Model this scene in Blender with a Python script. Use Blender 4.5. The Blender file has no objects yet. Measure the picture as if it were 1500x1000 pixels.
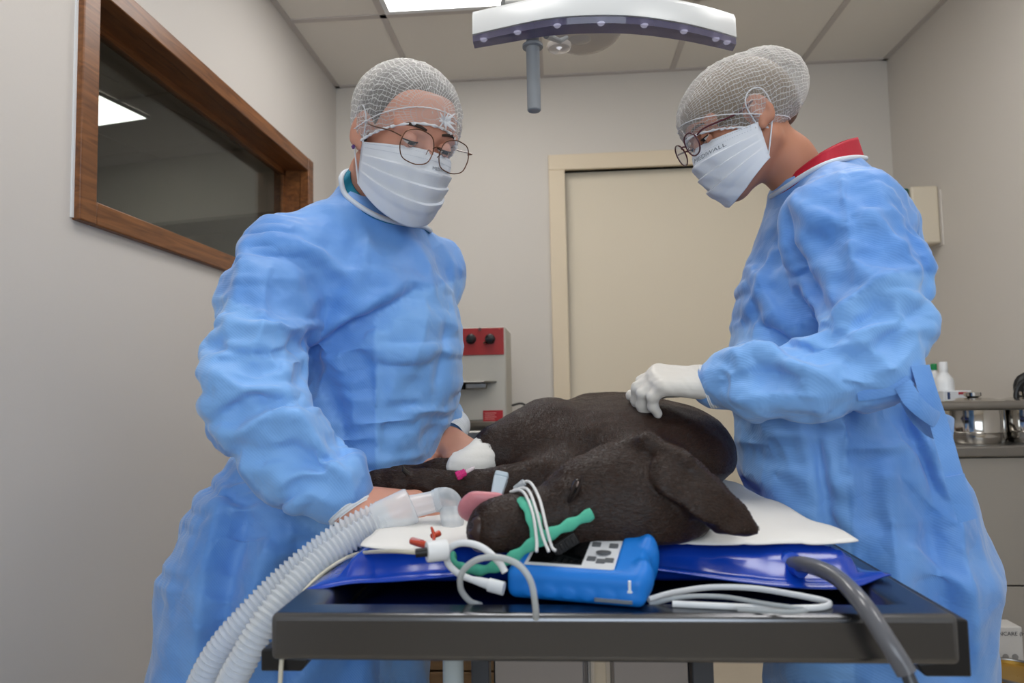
import bpy, bmesh, math, random
import numpy as np
from mathutils import Vector, Matrix, noise as mnoise

random.seed(7); RNG = np.random.default_rng(7)
scene = bpy.context.scene
col = scene.collection

# ------------------------------------------------------------------ camera
YAW, PITCH, ROLL = np.radians([3.875, 3.80, -1.1376])
FOC, CZ = 1000.0, 1.08
_f = np.array([-math.sin(YAW)*math.cos(PITCH), math.cos(YAW)*math.cos(PITCH), math.sin(PITCH)])
_s0 = np.array([math.cos(YAW), math.sin(YAW), 0.0]); _u0 = np.cross(_s0, _f)
_s = math.cos(ROLL)*_s0 + math.sin(ROLL)*_u0
_u = -math.sin(ROLL)*_s0 + math.cos(ROLL)*_u0
CAM = np.array([0.0, 0.0, CZ])
cd = bpy.data.cameras.new('camera'); cam = bpy.data.objects.new('camera', cd); col.objects.link(cam)
cd.sensor_width = 36.0; cd.lens = FOC/1500*36.0; cd.clip_start = 0.02; cd.clip_end = 50
cam.matrix_world = Matrix(((_s[0], _u[0], -_f[0], CAM[0]), (_s[1], _u[1], -_f[1], CAM[1]), (_s[2], _u[2], -_f[2], CAM[2]), (0, 0, 0, 1)))
cd.dof.use_dof = True; cd.dof.focus_distance = 1.12; cd.dof.aperture_fstop = 5.0
scene.camera = cam

# ------------------------------------------------------------------ world, lights, exposure
w = bpy.data.worlds.new('world'); scene.world = w; w.use_nodes = True
w.node_tree.nodes['Background'].inputs[0].default_value = (0.75, 0.85, 1.0, 1)
w.node_tree.nodes['Background'].inputs[1].default_value = 0.3
vs = scene.view_settings
vs.view_transform = 'Standard'; vs.look = 'None'; vs.gamma = 1.0; vs.exposure = 0.0
vs.use_curve_mapping = False
PANEL_STRENGTH = 8.8       # the recessed ceiling panels
FILL_WATTS = 26.0        # front fill from an unseen window added behind the camera
def area_light(name, loc, rot, sx, sy, watts, color):
    l = bpy.data.lights.new(name, 'AREA'); l.shape = 'RECTANGLE'; l.size = sx; l.size_y = sy
    l.energy = watts; l.color = color
    o = bpy.data.objects.new(name, l); col.objects.link(o); o.location = loc; o.rotation_euler = rot
    return o
window_fill_light = area_light('window_fill', (0.2, -1.58, 1.62), (math.radians(-90), 0, math.pi), 1.7, 1.1, FILL_WATTS, (0.80, 0.90, 1.0))  # bluish fill lamp added at the unseen window, brightens gowns and left wall

# ------------------------------------------------------------------ pixel to place (a pixel gives a direction, a surface or size gives the distance)
def ray(px, py): return _f + _s*(px-750)/FOC - _u*(py-500)/FOC
def at_y(px, py, Y): d = ray(px, py); return CAM + d*(Y/d[1])
def at_z(px, py, z): d = ray(px, py); return CAM + d*((z-CZ)/d[2])
def at_x(px, py, X): d = ray(px, py); return CAM + d*(X/d[0])

# ------------------------------------------------------------------ materials
def lin(c):
    if isinstance(c, str): c = tuple(int(c[i:i+2], 16) for i in (0, 2, 4))
    return tuple(((v/255)/12.92 if v/255 <= 0.04045 else ((v/255+0.055)/1.055)**2.4) for v in c) + (1.0,)
_M = {}
def mat(name, color, rough=0.5, metal=0.0, bump=None, var=None, spec=0.5, coat=0.0, sheen=0.0, trans=0.0, alpha=1.0, ior=1.45, emit=None, stretch=None, sss=0.0, transl=0.0):
    """bump=(scale,strength,distance) noise relief; var=(scale, amount) tone variation"""
    if name in _M: return _M[name]
    m = bpy.data.materials.new(name); m.use_nodes = True; nt = m.node_tree; N = nt.nodes; L = nt.links
    b = N['Principled BSDF']; c = lin(color) if (isinstance(color, str) or max(color) > 1.0) else tuple(color)+(1.0,)
    b.inputs['Base Color'].default_value = c; b.inputs['Roughness'].default_value = rough
    b.inputs['Metallic'].default_value = metal; b.inputs['Specular IOR Level'].default_value = spec
    b.inputs['IOR'].default_value = ior
    b.inputs['Coat Weight'].default_value = coat; b.inputs['Coat Roughness'].default_value = 0.1
    b.inputs['Sheen Weight'].default_value = sheen
    b.inputs['Transmission Weight'].default_value = trans; b.inputs['Alpha'].default_value = alpha
    if sss: b.inputs['Subsurface Weight'].default_value = sss; b.inputs['Subsurface Radius'].default_value = (0.006, 0.002, 0.001); b.inputs['Subsurface Scale'].default_value = 1.0
    if emit: b.inputs['Emission Color'].default_value = c; b.inputs['Emission Strength'].default_value = emit
    if bump or var:
        tc = N.new('ShaderNodeTexCoord'); mp = N.new('ShaderNodeMapping'); L.new(tc.outputs['Object'], mp.inputs[0])
        if stretch: mp.inputs['Scale'].default_value = stretch
    if bump:
        nz = N.new('ShaderNodeTexNoise'); nz.inputs['Scale'].default_value = bump[0]; nz.inputs['Detail'].default_value = 4; L.new(mp.outputs[0], nz.inputs['Vector'])
        bp = N.new('ShaderNodeBump'); bp.inputs['Strength'].default_value = bump[1]; bp.inputs['Distance'].default_value = bump[2] if len(bump) > 2 else 0.002
        L.new(nz.outputs['Fac'], bp.inputs['Height']); L.new(bp.outputs[0], b.inputs['Normal'])
    if var:
        nv = N.new('ShaderNodeTexNoise'); nv.inputs['Scale'].default_value = var[0]; nv.inputs['Detail'].default_value = 5; L.new(mp.outputs[0], nv.inputs['Vector'])
        mx = N.new('ShaderNodeMix'); mx.data_type = 'RGBA'
        lo = tuple(v*(1-var[1]) for v in c[:3])+(1,); hi = tuple(min(1, v*(1+var[1])) for v in c[:3])+(1,)
        mx.inputs[6].default_value = lo; mx.inputs[7].default_value = hi
        L.new(nv.outputs['Fac'], mx.inputs[0]); L.new(mx.outputs[2], b.inputs['Base Color'])
    if transl:
        out = N['Material Output']; tr = N.new('ShaderNodeBsdfTranslucent'); tr.inputs[0].default_value = c
        ms = N.new('ShaderNodeMixShader'); ms.inputs[0].default_value = transl
        L.new(b.outputs[0], ms.inputs[1]); L.new(tr.outputs[0], ms.inputs[2]); L.new(ms.outputs[0], out.inputs[0])
    _M[name] = m; return m

def see_through(name, color, clear, rough=0.15, tint=(1, 1, 1)):
    """thin plastic or glass film: part clear, part plastic"""
    if name in _M: return _M[name]
    m = bpy.data.materials.new(name); m.use_nodes = True; nt = m.node_tree; N = nt.nodes; L = nt.links
    b = N['Principled BSDF']; b.inputs['Base Color'].default_value = lin(color); b.inputs['Roughness'].default_value = rough
    t = N.new('ShaderNodeBsdfTransparent'); t.inputs[0].default_value = tuple(tint)+(1,)
    ms = N.new('ShaderNodeMixShader'); fr = N.new('ShaderNodeLayerWeight'); fr.inputs[0].default_value = 0.35
    mr = N.new('ShaderNodeMapRange'); mr.inputs[3].default_value = clear; mr.inputs[4].default_value = clear*0.35
    L.new(fr.outputs['Facing'], mr.inputs[0]); L.new(mr.outputs[0], ms.inputs[0])
    L.new(b.outputs[0], ms.inputs[1]); L.new(t.outputs[0], ms.inputs[2]); L.new(ms.outputs[0], N['Material Output'].inputs[0])
    _M[name] = m; return m

# ------------------------------------------------------------------ objects
def link_mesh(name, V, Fc, m=None, parent=None, smooth=True, uv=None):
    me = bpy.data.meshes.new(name)
    me.from_pydata([tuple(map(float, v)) for v in V] if not isinstance(V, list) else V, [], Fc if isinstance(Fc, list) else Fc.tolist())
    me.update()
    if uv is not None:
        l = me.uv_layers.new(name='uv'); li = np.zeros(len(me.loops), dtype=np.int32); me.loops.foreach_get('vertex_index', li)
        l.data.foreach_set('uv', np.asarray(uv, dtype=np.float32)[li].ravel())
    if smooth: me.polygons.foreach_set('use_smooth', [True]*len(me.polygons))
    o = bpy.data.objects.new(name, me); col.objects.link(o)
    if m: me.materials.append(m)
    if parent: set_parent(o, parent)
    return o
def world_of(o):
    mw = o.matrix_basis.copy(); p = o.parent
    while p: mw = p.matrix_basis @ mw; p = p.parent
    return mw
def set_parent(o, p):
    """child keeps its place: meshes are modelled in world space unless a thing is built at its own origin"""
    mw = world_of(o); o.parent = p; o.matrix_basis = world_of(p).inverted() @ mw
def tag(o, label=None, cat=None, group=None, kind=None):
    if label: o['label'] = label
    if cat: o['category'] = cat
    if group: o['group'] = group
    if kind: o['kind'] = kind
    return o
def empty(name, loc, label=None, cat=None, group=None, rz=0.0):
    o = bpy.data.objects.new(name, None); col.objects.link(o); o.empty_display_size = 0.05
    o.location = tuple(map(float, loc)); o.rotation_euler = (0, 0, rz)
    return tag(o, label, cat, group)

class MB:
    """collects boxes, prisms, lathes and tubes into one mesh"""
    def __init__(s): s.V = []; s.F = []
    def add(s, V, F):
        n = len(s.V); s.V += [tuple(map(float, v)) for v in V]; s.F += [tuple(int(i)+n for i in f) for f in F]; return s
    def box(s, lo, hi, M=None):
        x0, y0, z0 = lo; x1, y1, z1 = hi
        V = [(x0,y0,z0),(x1,y0,z0),(x1,y1,z0),(x0,y1,z0),(x0,y0,z1),(x1,y0,z1),(x1,y1,z1),(x0,y1,z1)]
        if M is not None: V = [tuple(M @ Vector(v)) for v in V]
        return s.add(V, [(0,3,2,1),(4,5,6,7),(0,1,5,4),(1,2,6,5),(2,3,7,6),(3,0,4,7)])
    def lathe(s, prof, n=24, M=None, cap=True):
        """prof: (radius, height) list about local z"""
        V = []; F = []
        for r, z in prof:
            for i in range(n):
                a = 2*math.pi*i/n; v = (r*math.cos(a), r*math.sin(a), z)
                V.append(tuple(M @ Vector(v)) if M is not None else v)
        for k in range(len(prof)-1):
            for i in range(n):
                j = (i+1) % n; F.append((k*n+i, k*n+j, (k+1)*n+j, (k+1)*n+i))
        if cap: F.append(tuple(reversed(range(n)))); F.append(tuple(range((len(prof)-1)*n, len(prof)*n)))
        return s.add(V, F)
    def tube(s, pts, r, n=10, closed=False, cap=True, flat=None, up=None):
        """sweep; r number or per-point list; flat=(a,b) makes a ribbon-like oval section"""
        P = np.asarray(pts, float); m = len(P); R_ = np.broadcast_to(np.asarray(r, float), (m,))
        if closed: T = np.roll(P, -1, 0)-np.roll(P, 1, 0)
        else: T = np.gradient(P, axis=0)
        T /= np.linalg.norm(T, axis=1)[:, None]+1e-12
        ref = np.array(up if up is not None else ((0, 0, 1) if abs(T[0][2]) < 0.9 else (1, 0, 0)), float)
        n0 = ref-T[0]*(ref@T[0]); n0 /= np.linalg.norm(n0); Ns = [n0]
        for i in range(1, m):
            if up is not None: v = ref-T[i]*(ref@T[i])
            else: v = Ns[-1]-T[i]*(Ns[-1]@T[i])
            Ns.append(v/(np.linalg.norm(v)+1e-12))
        fa, fb = flat if flat else (1, 1)
        V = []; F = []
        for i in range(m):
            B = np.cross(T[i], Ns[i])
            for k in range(n):
                a = 2*math.pi*k/n; V.append(P[i]+R_[i]*(fa*math.cos(a)*Ns[i]+fb*math.sin(a)*B))
        for i in range(m-1 if not closed else m):
            i2 = (i+1) % m
            for k in range(n):
                k2 = (k+1) % n; F.append((i*n+k, i*n+k2, i2*n+k2, i2*n+k))
        if cap and not closed: F.append(tuple(reversed(range(n)))); F.append(tuple(range((m-1)*n, m*n)))
        return s.add(V, F)
    def prism(s, poly, z0, z1, M=None):
        n = len(poly); V = [(x, y, z0) for x, y in poly]+[(x, y, z1) for x, y in poly]
        if M is not None: V = [tuple(M @ Vector(v)) for v in V]
        F = [tuple(reversed(range(n))), tuple(range(n, 2*n))]+[(i, (i+1) % n, n+(i+1) % n, n+i) for i in range(n)]
        return s.add(V, F)
    def build(s, name, m=None, parent=None, smooth=False, bevel=0.0, seg=2, angle=35):
        o = link_mesh(name, s.V, s.F, m, parent, smooth=smooth)
        if bevel:
            b = o.modifiers.new('bevel', 'BEVEL'); b.width = bevel; b.segments = seg; b.limit_method = 'ANGLE'; b.angle_limit = math.radians(40)
        if smooth or bevel:
            o.data.polygons.foreach_set('use_smooth', [True]*len(o.data.polygons)); o.data.set_sharp_from_angle(angle=math.radians(angle))
        return o

def smooth_path(pts, n=60):
    """Catmull-Rom through the points, evenly resampled"""
    P = np.asarray(pts, float); Q = np.vstack([2*P[0]-P[1], P, 2*P[-1]-P[-2]]); out = []
    for i in range(1, len(Q)-2):
        for t in np.linspace(0, 1, 24, endpoint=False):
            p0, p1, p2, p3 = Q[i-1:i+3]
            out.append(0.5*(2*p1+(p2-p0)*t+(2*p0-5*p1+4*p2-p3)*t*t+(3*p1-p0-3*p2+p3)*t**3))
    out.append(P[-1]); out = np.array(out)
    s = np.r_[0, np.cumsum(np.linalg.norm(np.diff(out, axis=0), axis=1))]; u = np.linspace(0, s[-1], n)
    return np.stack([np.interp(u, s, out[:, k]) for k in range(out.shape[1])], 1)
def frame_to(z, x=None):
    """4x4 matrix columns x,y,z with z along given direction"""
    z = Vector(z).normalized(); x = Vector(x) if x is not None else (Vector((0, 0, 1)) if abs(z.z) < 0.9 else Vector((1, 0, 0)))
    x = (x-z*x.dot(z)).normalized(); y = z.cross(x)
    return Matrix(((x.x, y.x, z.x, 0), (x.y, y.y, z.y, 0), (x.z, y.z, z.z, 0), (0, 0, 0, 1)))

# ------------------------------------------------------------------ solid modelling: smooth unions sampled on a grid, then surface nets
class Solid:
    def __init__(s, lo, hi, h):
        s.lo = np.asarray(lo, float); s.h = h; s.n = np.ceil((np.asarray(hi, float)-s.lo)/h).astype(int)+1
        s.F = np.full(tuple(s.n), 1.0, np.float32)
    def _sub(s, lo, hi):
        a = np.clip(np.floor((np.asarray(lo)-s.lo)/s.h).astype(int), 0, s.n); b = np.clip(np.ceil((np.asarray(hi)-s.lo)/s.h).astype(int)+1, 0, s.n)
        if np.any(b-a < 1): return None, None
        ax = [(s.lo[k]+s.h*np.arange(a[k], b[k])).astype(np.float32) for k in range(3)]
        return tuple(slice(a[k], b[k]) for k in range(3)), np.meshgrid(*ax, indexing='ij')
    def put(s, fn, lo, hi, k=0.01, op='u'):
        sl, G = s._sub(np.asarray(lo)-2*k-0.004, np.asarray(hi)+2*k+0.004)
        if sl is None: return s
        d = fn(*G); a = s.F[sl]
        if op == 'u':
            t = np.clip(0.5+0.5*(a-d)/k, 0, 1); s.F[sl] = a+(d-a)*t-k*t*(1-t)
        else:
            d = -d; t = np.clip(0.5+0.5*(d-a)/k, 0, 1); s.F[sl] = a+(d-a)*t+k*t*(1-t)
        return s
    def cone(s, a, b, ra, rb, k=0.01, op='u', flat=None):
        a = np.asarray(a, float); b = np.asarray(b, float); ba = b-a; L2 = max(ba@ba, 1e-9)
        def fn(X, Y, Z):
            x, y, z = X-a[0], Y-a[1], Z-a[2]; t = np.clip((x*ba[0]+y*ba[1]+z*ba[2])/L2, 0, 1)
            x = x-t*ba[0]; y = y-t*ba[1]; z = z-t*ba[2]
            if flat is not None:
                n, q = flat; dn = (x*n[0]+y*n[1]+z*n[2])*(1/q-1); x = x+dn*n[0]; y = y+dn*n[1]; z = z+dn*n[2]
            return np.sqrt(x*x+y*y+z*z)-(ra+(rb-ra)*t)
        m = max(ra, rb)*max(1.0, flat[1] if flat is not None else 1); return s.put(fn, np.minimum(a, b)-m, np.maximum(a, b)+m, k, op)
    def chain(s, pts, rs, k=0.01, kin=None, flat=None, op='u'):
        for i in range(len(pts)-1): s.cone(pts[i], pts[i+1], rs[i], rs[i+1], k if i == 0 or kin is None else kin, op, flat)
        return s
    def ell(s, c, r, R=None, k=0.01, op='u'):
        c = np.asarray(c, float); r = np.asarray(r, float); R = np.eye(3) if R is None else np.asarray(R, float)  # columns = axes
        def fn(X, Y, Z):
            x, y, z = X-c[0], Y-c[1], Z-c[2]
            q = [(x*R[0, i]+y*R[1, i]+z*R[2, i]) for i in range(3)]
            k0 = np.sqrt(sum((q[i]/r[i])**2 for i in range(3))); k1 = np.sqrt(sum((q[i]/r[i]**2)**2 for i in range(3)))+1e-6
            return k0*(k0-1)/k1
        e = np.sqrt((R**2)@(r**2)); return s.put(fn, c-e, c+e, k, op)
    def box(s, lo, hi, rad=0.005, k=0.01, op='u'):
        lo = np.asarray(lo, float); hi = np.asarray(hi, float); c = (lo+hi)/2; e = (hi-lo)/2-rad
        def fn(X, Y, Z):
            q = [np.abs(v-c[i])-e[i] for i, v in enumerate((X, Y, Z))]
            return np.sqrt(sum(np.maximum(v, 0)**2 for v in q))+np.minimum(np.maximum(np.maximum(q[0], q[1]), q[2]), 0)-rad
        return s.put(fn, lo, hi, k, op)
    def plane(s, p, n, k=0.005, op='s'):
        """cut away everything on the side n points to"""
        p = np.asarray(p, float); n = np.asarray(n, float)/np.linalg.norm(n)
        return s.put(lambda X, Y, Z: -((X-p[0])*n[0]+(Y-p[1])*n[1]+(Z-p[2])*n[2]), s.lo, s.lo+s.h*s.n, k, op)
    def loft(s, levels, phi, k=0.03, pw=2.0):
        """levels: (z, cx, cy, ra, rf): ellipses, ra along direction phi, rf across"""
        A = np.array(sorted(levels), float); ca, sa = math.cos(phi), math.sin(phi)
        def fn(X, Y, Z):
            g = lambda i: np.interp(Z, A[:, 0], A[:, i]).astype(np.float32)
            x, y = X-g(1), Y-g(2); ra, rf = g(3), g(4); u = x*ca+y*sa; v = -x*sa+y*ca
            d = ((np.abs(u/ra)**pw+np.abs(v/rf)**pw)**(1/pw)-1)*np.minimum(ra, rf)
            return np.maximum(d, np.maximum(A[0, 0]-Z, Z-A[-1, 0]))
        m = A[:, 3:].max(); lo = (A[:, 1].min()-m, A[:, 2].min()-m, A[0, 0]); hi = (A[:, 1].max()+m, A[:, 2].max()+m, A[-1, 0])
        return s.put(fn, lo, hi, k)
    def mesh(s, relax=0):
        F = s.F; I = F < 0
        cnt = np.zeros(tuple(s.n-1), np.uint8)
        offs = [(i, j, k) for i in (0, 1) for j in (0, 1) for k in (0, 1)]
        nx, ny, nz = s.n-1
        for i, j, k in offs: cnt += I[i:i+nx, j:j+ny, k:k+nz]
        act = np.argwhere((cnt > 0) & (cnt < 8)); idx = np.full(tuple(s.n-1), -1, np.int32); idx[tuple(act.T)] = np.arange(len(act))
        val = {o: F[act[:, 0]+o[0], act[:, 1]+o[1], act[:, 2]+o[2]] for o in offs}
        P = np.zeros((len(act), 3)); C = np.zeros(len(act))
        for o in offs:
            for ax in range(3):
                if o[ax]: continue
                o2 = list(o); o2[ax] = 1; o2 = tuple(o2); a, b = val[o], val[o2]; m = (a < 0) != (b < 0)
                t = np.where(m, a/np.where(m, a-b, 1), 0); q = np.tile(np.array(o, float), (len(act), 1)); q[:, ax] += t
                P[m] += q[m]; C[m] += 1
        V = s.lo+s.h*(act+P/C[:, None])
        Q = []
        for ax in range(3):
            b, c = [(1, 2), (2, 0), (0, 1)][ax]
            sl0 = [slice(None)]*3; sl1 = [slice(None)]*3; sl0[ax] = slice(0, -1); sl1[ax] = slice(1, None)
            x = np.argwhere(I[tuple(sl0)] != I[tuple(sl1)]); x = x[(x[:, b] > 0) & (x[:, c] > 0) & (x[:, b] < s.n[b]-1) & (x[:, c] < s.n[c]-1)]
            def cell(db, dc): y = x.copy(); y[:, b] -= db; y[:, c] -= dc; return idx[tuple(y.T)]
            q = np.stack([cell(1, 1), cell(0, 1), cell(0, 0), cell(1, 0)], 1); ins = I[tuple(x.T)]
            q[~ins] = q[~ins][:, ::-1]; Q.append(q)
        Q = np.vstack(Q); Q = Q[(Q >= 0).all(1)]
        if relax: V = relax_mesh(V, Q, relax)
        return V, Q
def relax_mesh(V, Q, it, lam=0.5):
    E = np.vstack([Q[:, [0, 1]], Q[:, [1, 2]], Q[:, [2, 3]], Q[:, [3, 0]]]); E = np.vstack([E, E[:, ::-1]])
    n = len(V); deg = np.bincount(E[:, 0], minlength=n)[:, None]
    for i in range(it):
        S = np.stack([np.bincount(E[:, 0], V[E[:, 1], k], n) for k in range(3)], 1); V = V+lam*(S/np.maximum(deg, 1)-V)
    return V
def normals(V, Q):
    a = V[Q[:, 2]]-V[Q[:, 0]]; b = V[Q[:, 3]]-V[Q[:, 1]]; fn = np.cross(a, b); N = np.zeros_like(V)
    for j in range(Q.shape[1]):
        for k in range(3): N[:, k] += np.bincount(Q[:, j], fn[:, k], len(V))
    return N/(np.linalg.norm(N, axis=1)[:, None]+1e-12)
def big_mesh(name, V, Q, m, parent=None):
    me = bpy.data.meshes.new(name); V = np.asarray(V, np.float32); Q = np.asarray(Q, np.int32); nq = len(Q); c = Q.shape[1]
    me.vertices.add(len(V)); me.vertices.foreach_set('co', V.ravel()); me.loops.add(nq*c); me.loops.foreach_set('vertex_index', Q.ravel())
    me.polygons.add(nq); me.polygons.foreach_set('loop_start', np.arange(0, nq*c, c, dtype=np.int32)); me.polygons.foreach_set('loop_total', np.full(nq, c, np.int32))
    me.polygons.foreach_set('use_smooth', np.ones(nq, bool)); me.update(); me.validate()
    o = bpy.data.objects.new(name, me); col.objects.link(o)
    if m: me.materials.append(m)
    if parent: set_parent(o, parent)
    return o
def merge(*parts):
    V = []; Q = []; n = 0
    for v, q in parts: V.append(v); Q.append(q+n); n += len(v)
    return np.vstack(V), np.vstack(Q)
def vnoise(P, scale, seed=0):
    """smooth lattice noise on an array of points, about -1..1"""
    p = P*scale+seed*17.13; i = np.floor(p).astype(np.int64); f = p-i; f = f*f*(3-2*f); out = 0
    def hsh(a, b, c):
        v = (a*73856093) ^ (b*19349663) ^ (c*83492791) ^ (seed*2654435); v = (v*(v*v*15731+789221)+1376312589) & 0x7fffffff
        return v/1073741824.0-1.0
    for dx in (0, 1):
        for dy in (0, 1):
            for dz in (0, 1):
                wt = (f[:, 0] if dx else 1-f[:, 0])*(f[:, 1] if dy else 1-f[:, 1])*(f[:, 2] if dz else 1-f[:, 2])
                out = out+wt*hsh(i[:, 0]+dx, i[:, 1]+dy, i[:, 2]+dz)
    return out
def text_mesh(body, size):
    """lettering as flat faces in the xy plane, centred"""
    cu = bpy.data.curves.new('lettering', 'FONT'); cu.body = body; cu.size = size; cu.align_x = 'CENTER'; cu.align_y = 'CENTER'; cu.resolution_u = 2
    o = bpy.data.objects.new('lettering', cu); col.objects.link(o); bpy.context.view_layer.update()
    me = o.evaluated_get(bpy.context.evaluated_depsgraph_get()).to_mesh()
    V = [tuple(v.co) for v in me.vertices]; F = [tuple(p.vertices) for p in me.polygons]
    o.to_mesh_clear(); bpy.data.objects.remove(o); bpy.data.curves.remove(cu)
    return V, F

# ================================================================== the room
XL, XR, YB, YF, H = -1.013, 1.489, 3.06, -1.65, 2.5
M_wall = mat('wall_paint', 'd3cdc5', 0.75, bump=(220, 0.12, 0.001))
M_wall_left = mat('wall_paint_left', 'cdc8c3', 0.7, bump=(220, 0.12, 0.001))
M_tile = mat('ceiling_tile_white', 'e4dfd7', 0.9, bump=(400, 0.1, 0.001))
M_grid = mat('ceiling_grid_paint', 'c3bcb7', 0.6)
M_floor = mat('floor_vinyl', 'c2b7a6', 0.45, var=(6, 0.12))
M_door = mat('door_cream_laminate', 'e0d4be', 0.5)
M_doorframe = mat('door_frame_cream', 'e0d0b6', 0.5)
M_steel = mat('brushed_steel', '8f8c88', 0.32, 1.0, bump=(60, 0.06, 0.0005), stretch=(1, 40, 40))
M_steel_dark = mat('brushed_steel_table', '6b6c6f', 0.25, 1.0, bump=(50, 0.03, 0.0004), stretch=(1, 30, 30))
M_chrome = mat('polished_steel', 'c4c1bc', 0.12, 1.0)
M_black = mat('black_plastic', '121214', 0.4)
M_white = mat('white_plastic', 'e2e4e6', 0.35)

def wood_material():
    m = bpy.data.materials.new('walnut_wood'); m.use_nodes = True; nt = m.node_tree; N = nt.nodes; L = nt.links; b = N['Principled BSDF']
    tc = N.new('ShaderNodeTexCoord'); mp = N.new('ShaderNodeMapping'); mp.inputs['Scale'].default_value = (10, 1.2, 16); L.new(tc.outputs['Object'], mp.inputs[0])
    nz = N.new('ShaderNodeTexNoise'); nz.inputs['Scale'].default_value = 4; nz.inputs['Detail'].default_value = 8; nz.inputs['Distortion'].default_value = 1.2; L.new(mp.outputs[0], nz.inputs['Vector'])
    cr = N.new('ShaderNodeValToRGB'); cr.color_ramp.elements[0].position = 0.3; cr.color_ramp.elements[0].color = lin('5b3418'); cr.color_ramp.elements[1].position = 0.72; cr.color_ramp.elements[1].color = lin('8d5a31')
    L.new(nz.outputs['Fac'], cr.inputs[0]); L.new(cr.outputs[0], b.inputs['Base Color']); b.inputs['Roughness'].default_value = 0.38
    return m
M_wood = wood_material()

def structure(o, label=None, cat=None):
    o['kind'] = 'structure'
    if label: o['label'] = label
    return o
# floor
structure(MB().box((XL-4.5, YF-0.1, -0.1), (XR+0.1, YB+2.2, 0)).build('floor', M_floor), 'beige vinyl floor of the treatment room')
# back wall with the door opening
DX0, DX1, DZ = 0.048, 0.985, 2.056
b = MB(); b.box((XL-0.1, YB, 0), (DX0, YB+0.12, 2.62)); b.box((DX1, YB, 0), (XR+0.1, YB+0.12, 2.62)); b.box((DX0, YB, DZ), (DX1, YB+0.12, 2.62))
structure(b.build('wall_back', M_wall), 'off-white painted back wall behind the cream door')
# left wall with the window opening
WY0, WY1, WZ0, WZ1 = 1.348, 2.717, 1.449, 2.026; FW = 0.052
b = MB(); oy0, oy1, oz0, oz1 = WY0+0.02, WY1-0.02, WZ0+0.02, WZ1-0.02
b.box((XL-0.12, YF-0.1, 0), (XL, oy0, 2.62)); b.box((XL-0.12, oy1, 0), (XL, YB, 2.62)); b.box((XL-0.12, oy0, 0), (XL, oy1, oz0)); b.box((XL-0.12, oy0, oz1), (XL, oy1, 2.62))
structure(b.build('wall_left', M_wall_left), 'plain off-white side wall with a wood-framed inner window')
structure(MB().box((XR, YF-0.1, 0), (XR+0.12, YB+0.12, 2.62)).build('wall_right', M_wall), 'plain off-white wall behind the steel cabinet')
# wall behind the photographer with an unseen window, added for the fill light
b = MB(); b.box((XL-0.12, YF-0.12, 0), (-0.65, YF, 2.62)); b.box((1.05, YF-0.12, 0), (XR+0.12, YF, 2.62)); b.box((-0.65, YF-0.12, 0), (1.05, YF, 1.05)); b.box((-0.65, YF-0.12, 2.18), (1.05, YF, 2.62))
structure(b.build('wall_front', M_wall))
wf = MB()
for x0, x1, z0, z1 in ((-0.65, 1.05, 1.05, 1.10), (-0.65, 1.05, 2.13, 2.18), (-0.65, -0.60, 1.1, 2.13), (1.0, 1.05, 1.1, 2.13), (0.18, 0.22, 1.1, 2.13)): wf.box((x0, YF-0.09, z0), (x1, YF-0.03, z1))
structure(wf.build('added_window', M_white))

# ceiling: grid plus single tiles
ceil = structure(MB().box((XL-4.5, YF-0.1, H+0.014), (XR+0.1, YB+2.2, H+0.12)).build('ceiling', M_grid), 'suspended ceiling of square off-white tiles')
gx = [XL, -0.635, -0.048, 0.545, 1.111, XR]; gy = [YF, -1.035, -0.45, 0.135, 0.72, 1.305, 1.89, 2.475, YB]
b = MB()
for x in gx[1:-1]: b.box((x-0.012, YF, H-0.004), (x+0.012, YB, H+0.016))
for y in gy[1:-1]: b.box((XL, y-0.012, H-0.004), (XR, y+0.012, H+0.0155))
for x0, x1 in ((XL, XL+0.022), (XR-0.022, XR)): b.box((x0, YF, H-0.005), (x1, YB, H+0.016))
b.box((XL, YB-0.02, H-0.005), (XR, YB, H+0.016))
b.build('ceiling_grid', M_grid, ceil)
LIGHTS = {(1, 6), (1, 4), (3, 5), (3, 3)}
for i in range(len(gx)-1):
    for j in range(len(gy)-1):
        if (i, j) in LIGHTS: continue
        MB().box((gx[i]+0.008, gy[j]+0.008, H), (gx[i+1]-0.008, gy[j+1]-0.008, H+0.014)).build('ceiling_tile', M_tile, ceil)
M_diff = mat('lit_diffuser', (1.0, 0.98, 0.95), 0.5, emit=PANEL_STRENGTH)
def ceiling_light(x0, x1, y0, y1, label, z=H, rz=0.0):
    c = ((x0+x1)/2, (y0+y1)/2, z); hx, hy = (x1-x0)/2-0.014, (y1-y0)/2-0.014
    t = empty('ceiling_light', c, label, 'ceiling light', 'recessed ceiling light panels', rz)
    fr = MB()
    for a in ((-hx, -hy, hx, -hy+0.02), (-hx, hy-0.02, hx, hy), (-hx, -hy+0.02, -hx+0.02, hy-0.02), (hx-0.02, -hy+0.02, hx, hy-0.02)): fr.box((a[0], a[1], -0.006), (a[2], a[3], 0.012))
    o = fr.build('frame', M_white); o.parent = t
    o = MB().box((-hx+0.02, -hy+0.02, -0.003), (hx-0.02, hy-0.02, 0.011)).build('diffuser', M_diff); o.parent = t
ceiling_light(gx[1], gx[2], gy[6], gy[7], 'lit square ceiling panel above the left person beside the surgical lamp')
for n, (i, j) in enumerate(sorted(LIGHTS-{(1, 6)})):
    ceiling_light(gx[i], gx[i+1], gy[j], gy[j+1], ['lit ceiling panel above the table on the inner window side', 'lit ceiling panel above the camera on the cabinet side', 'lit ceiling panel above the person with the red collar'][n])

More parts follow.
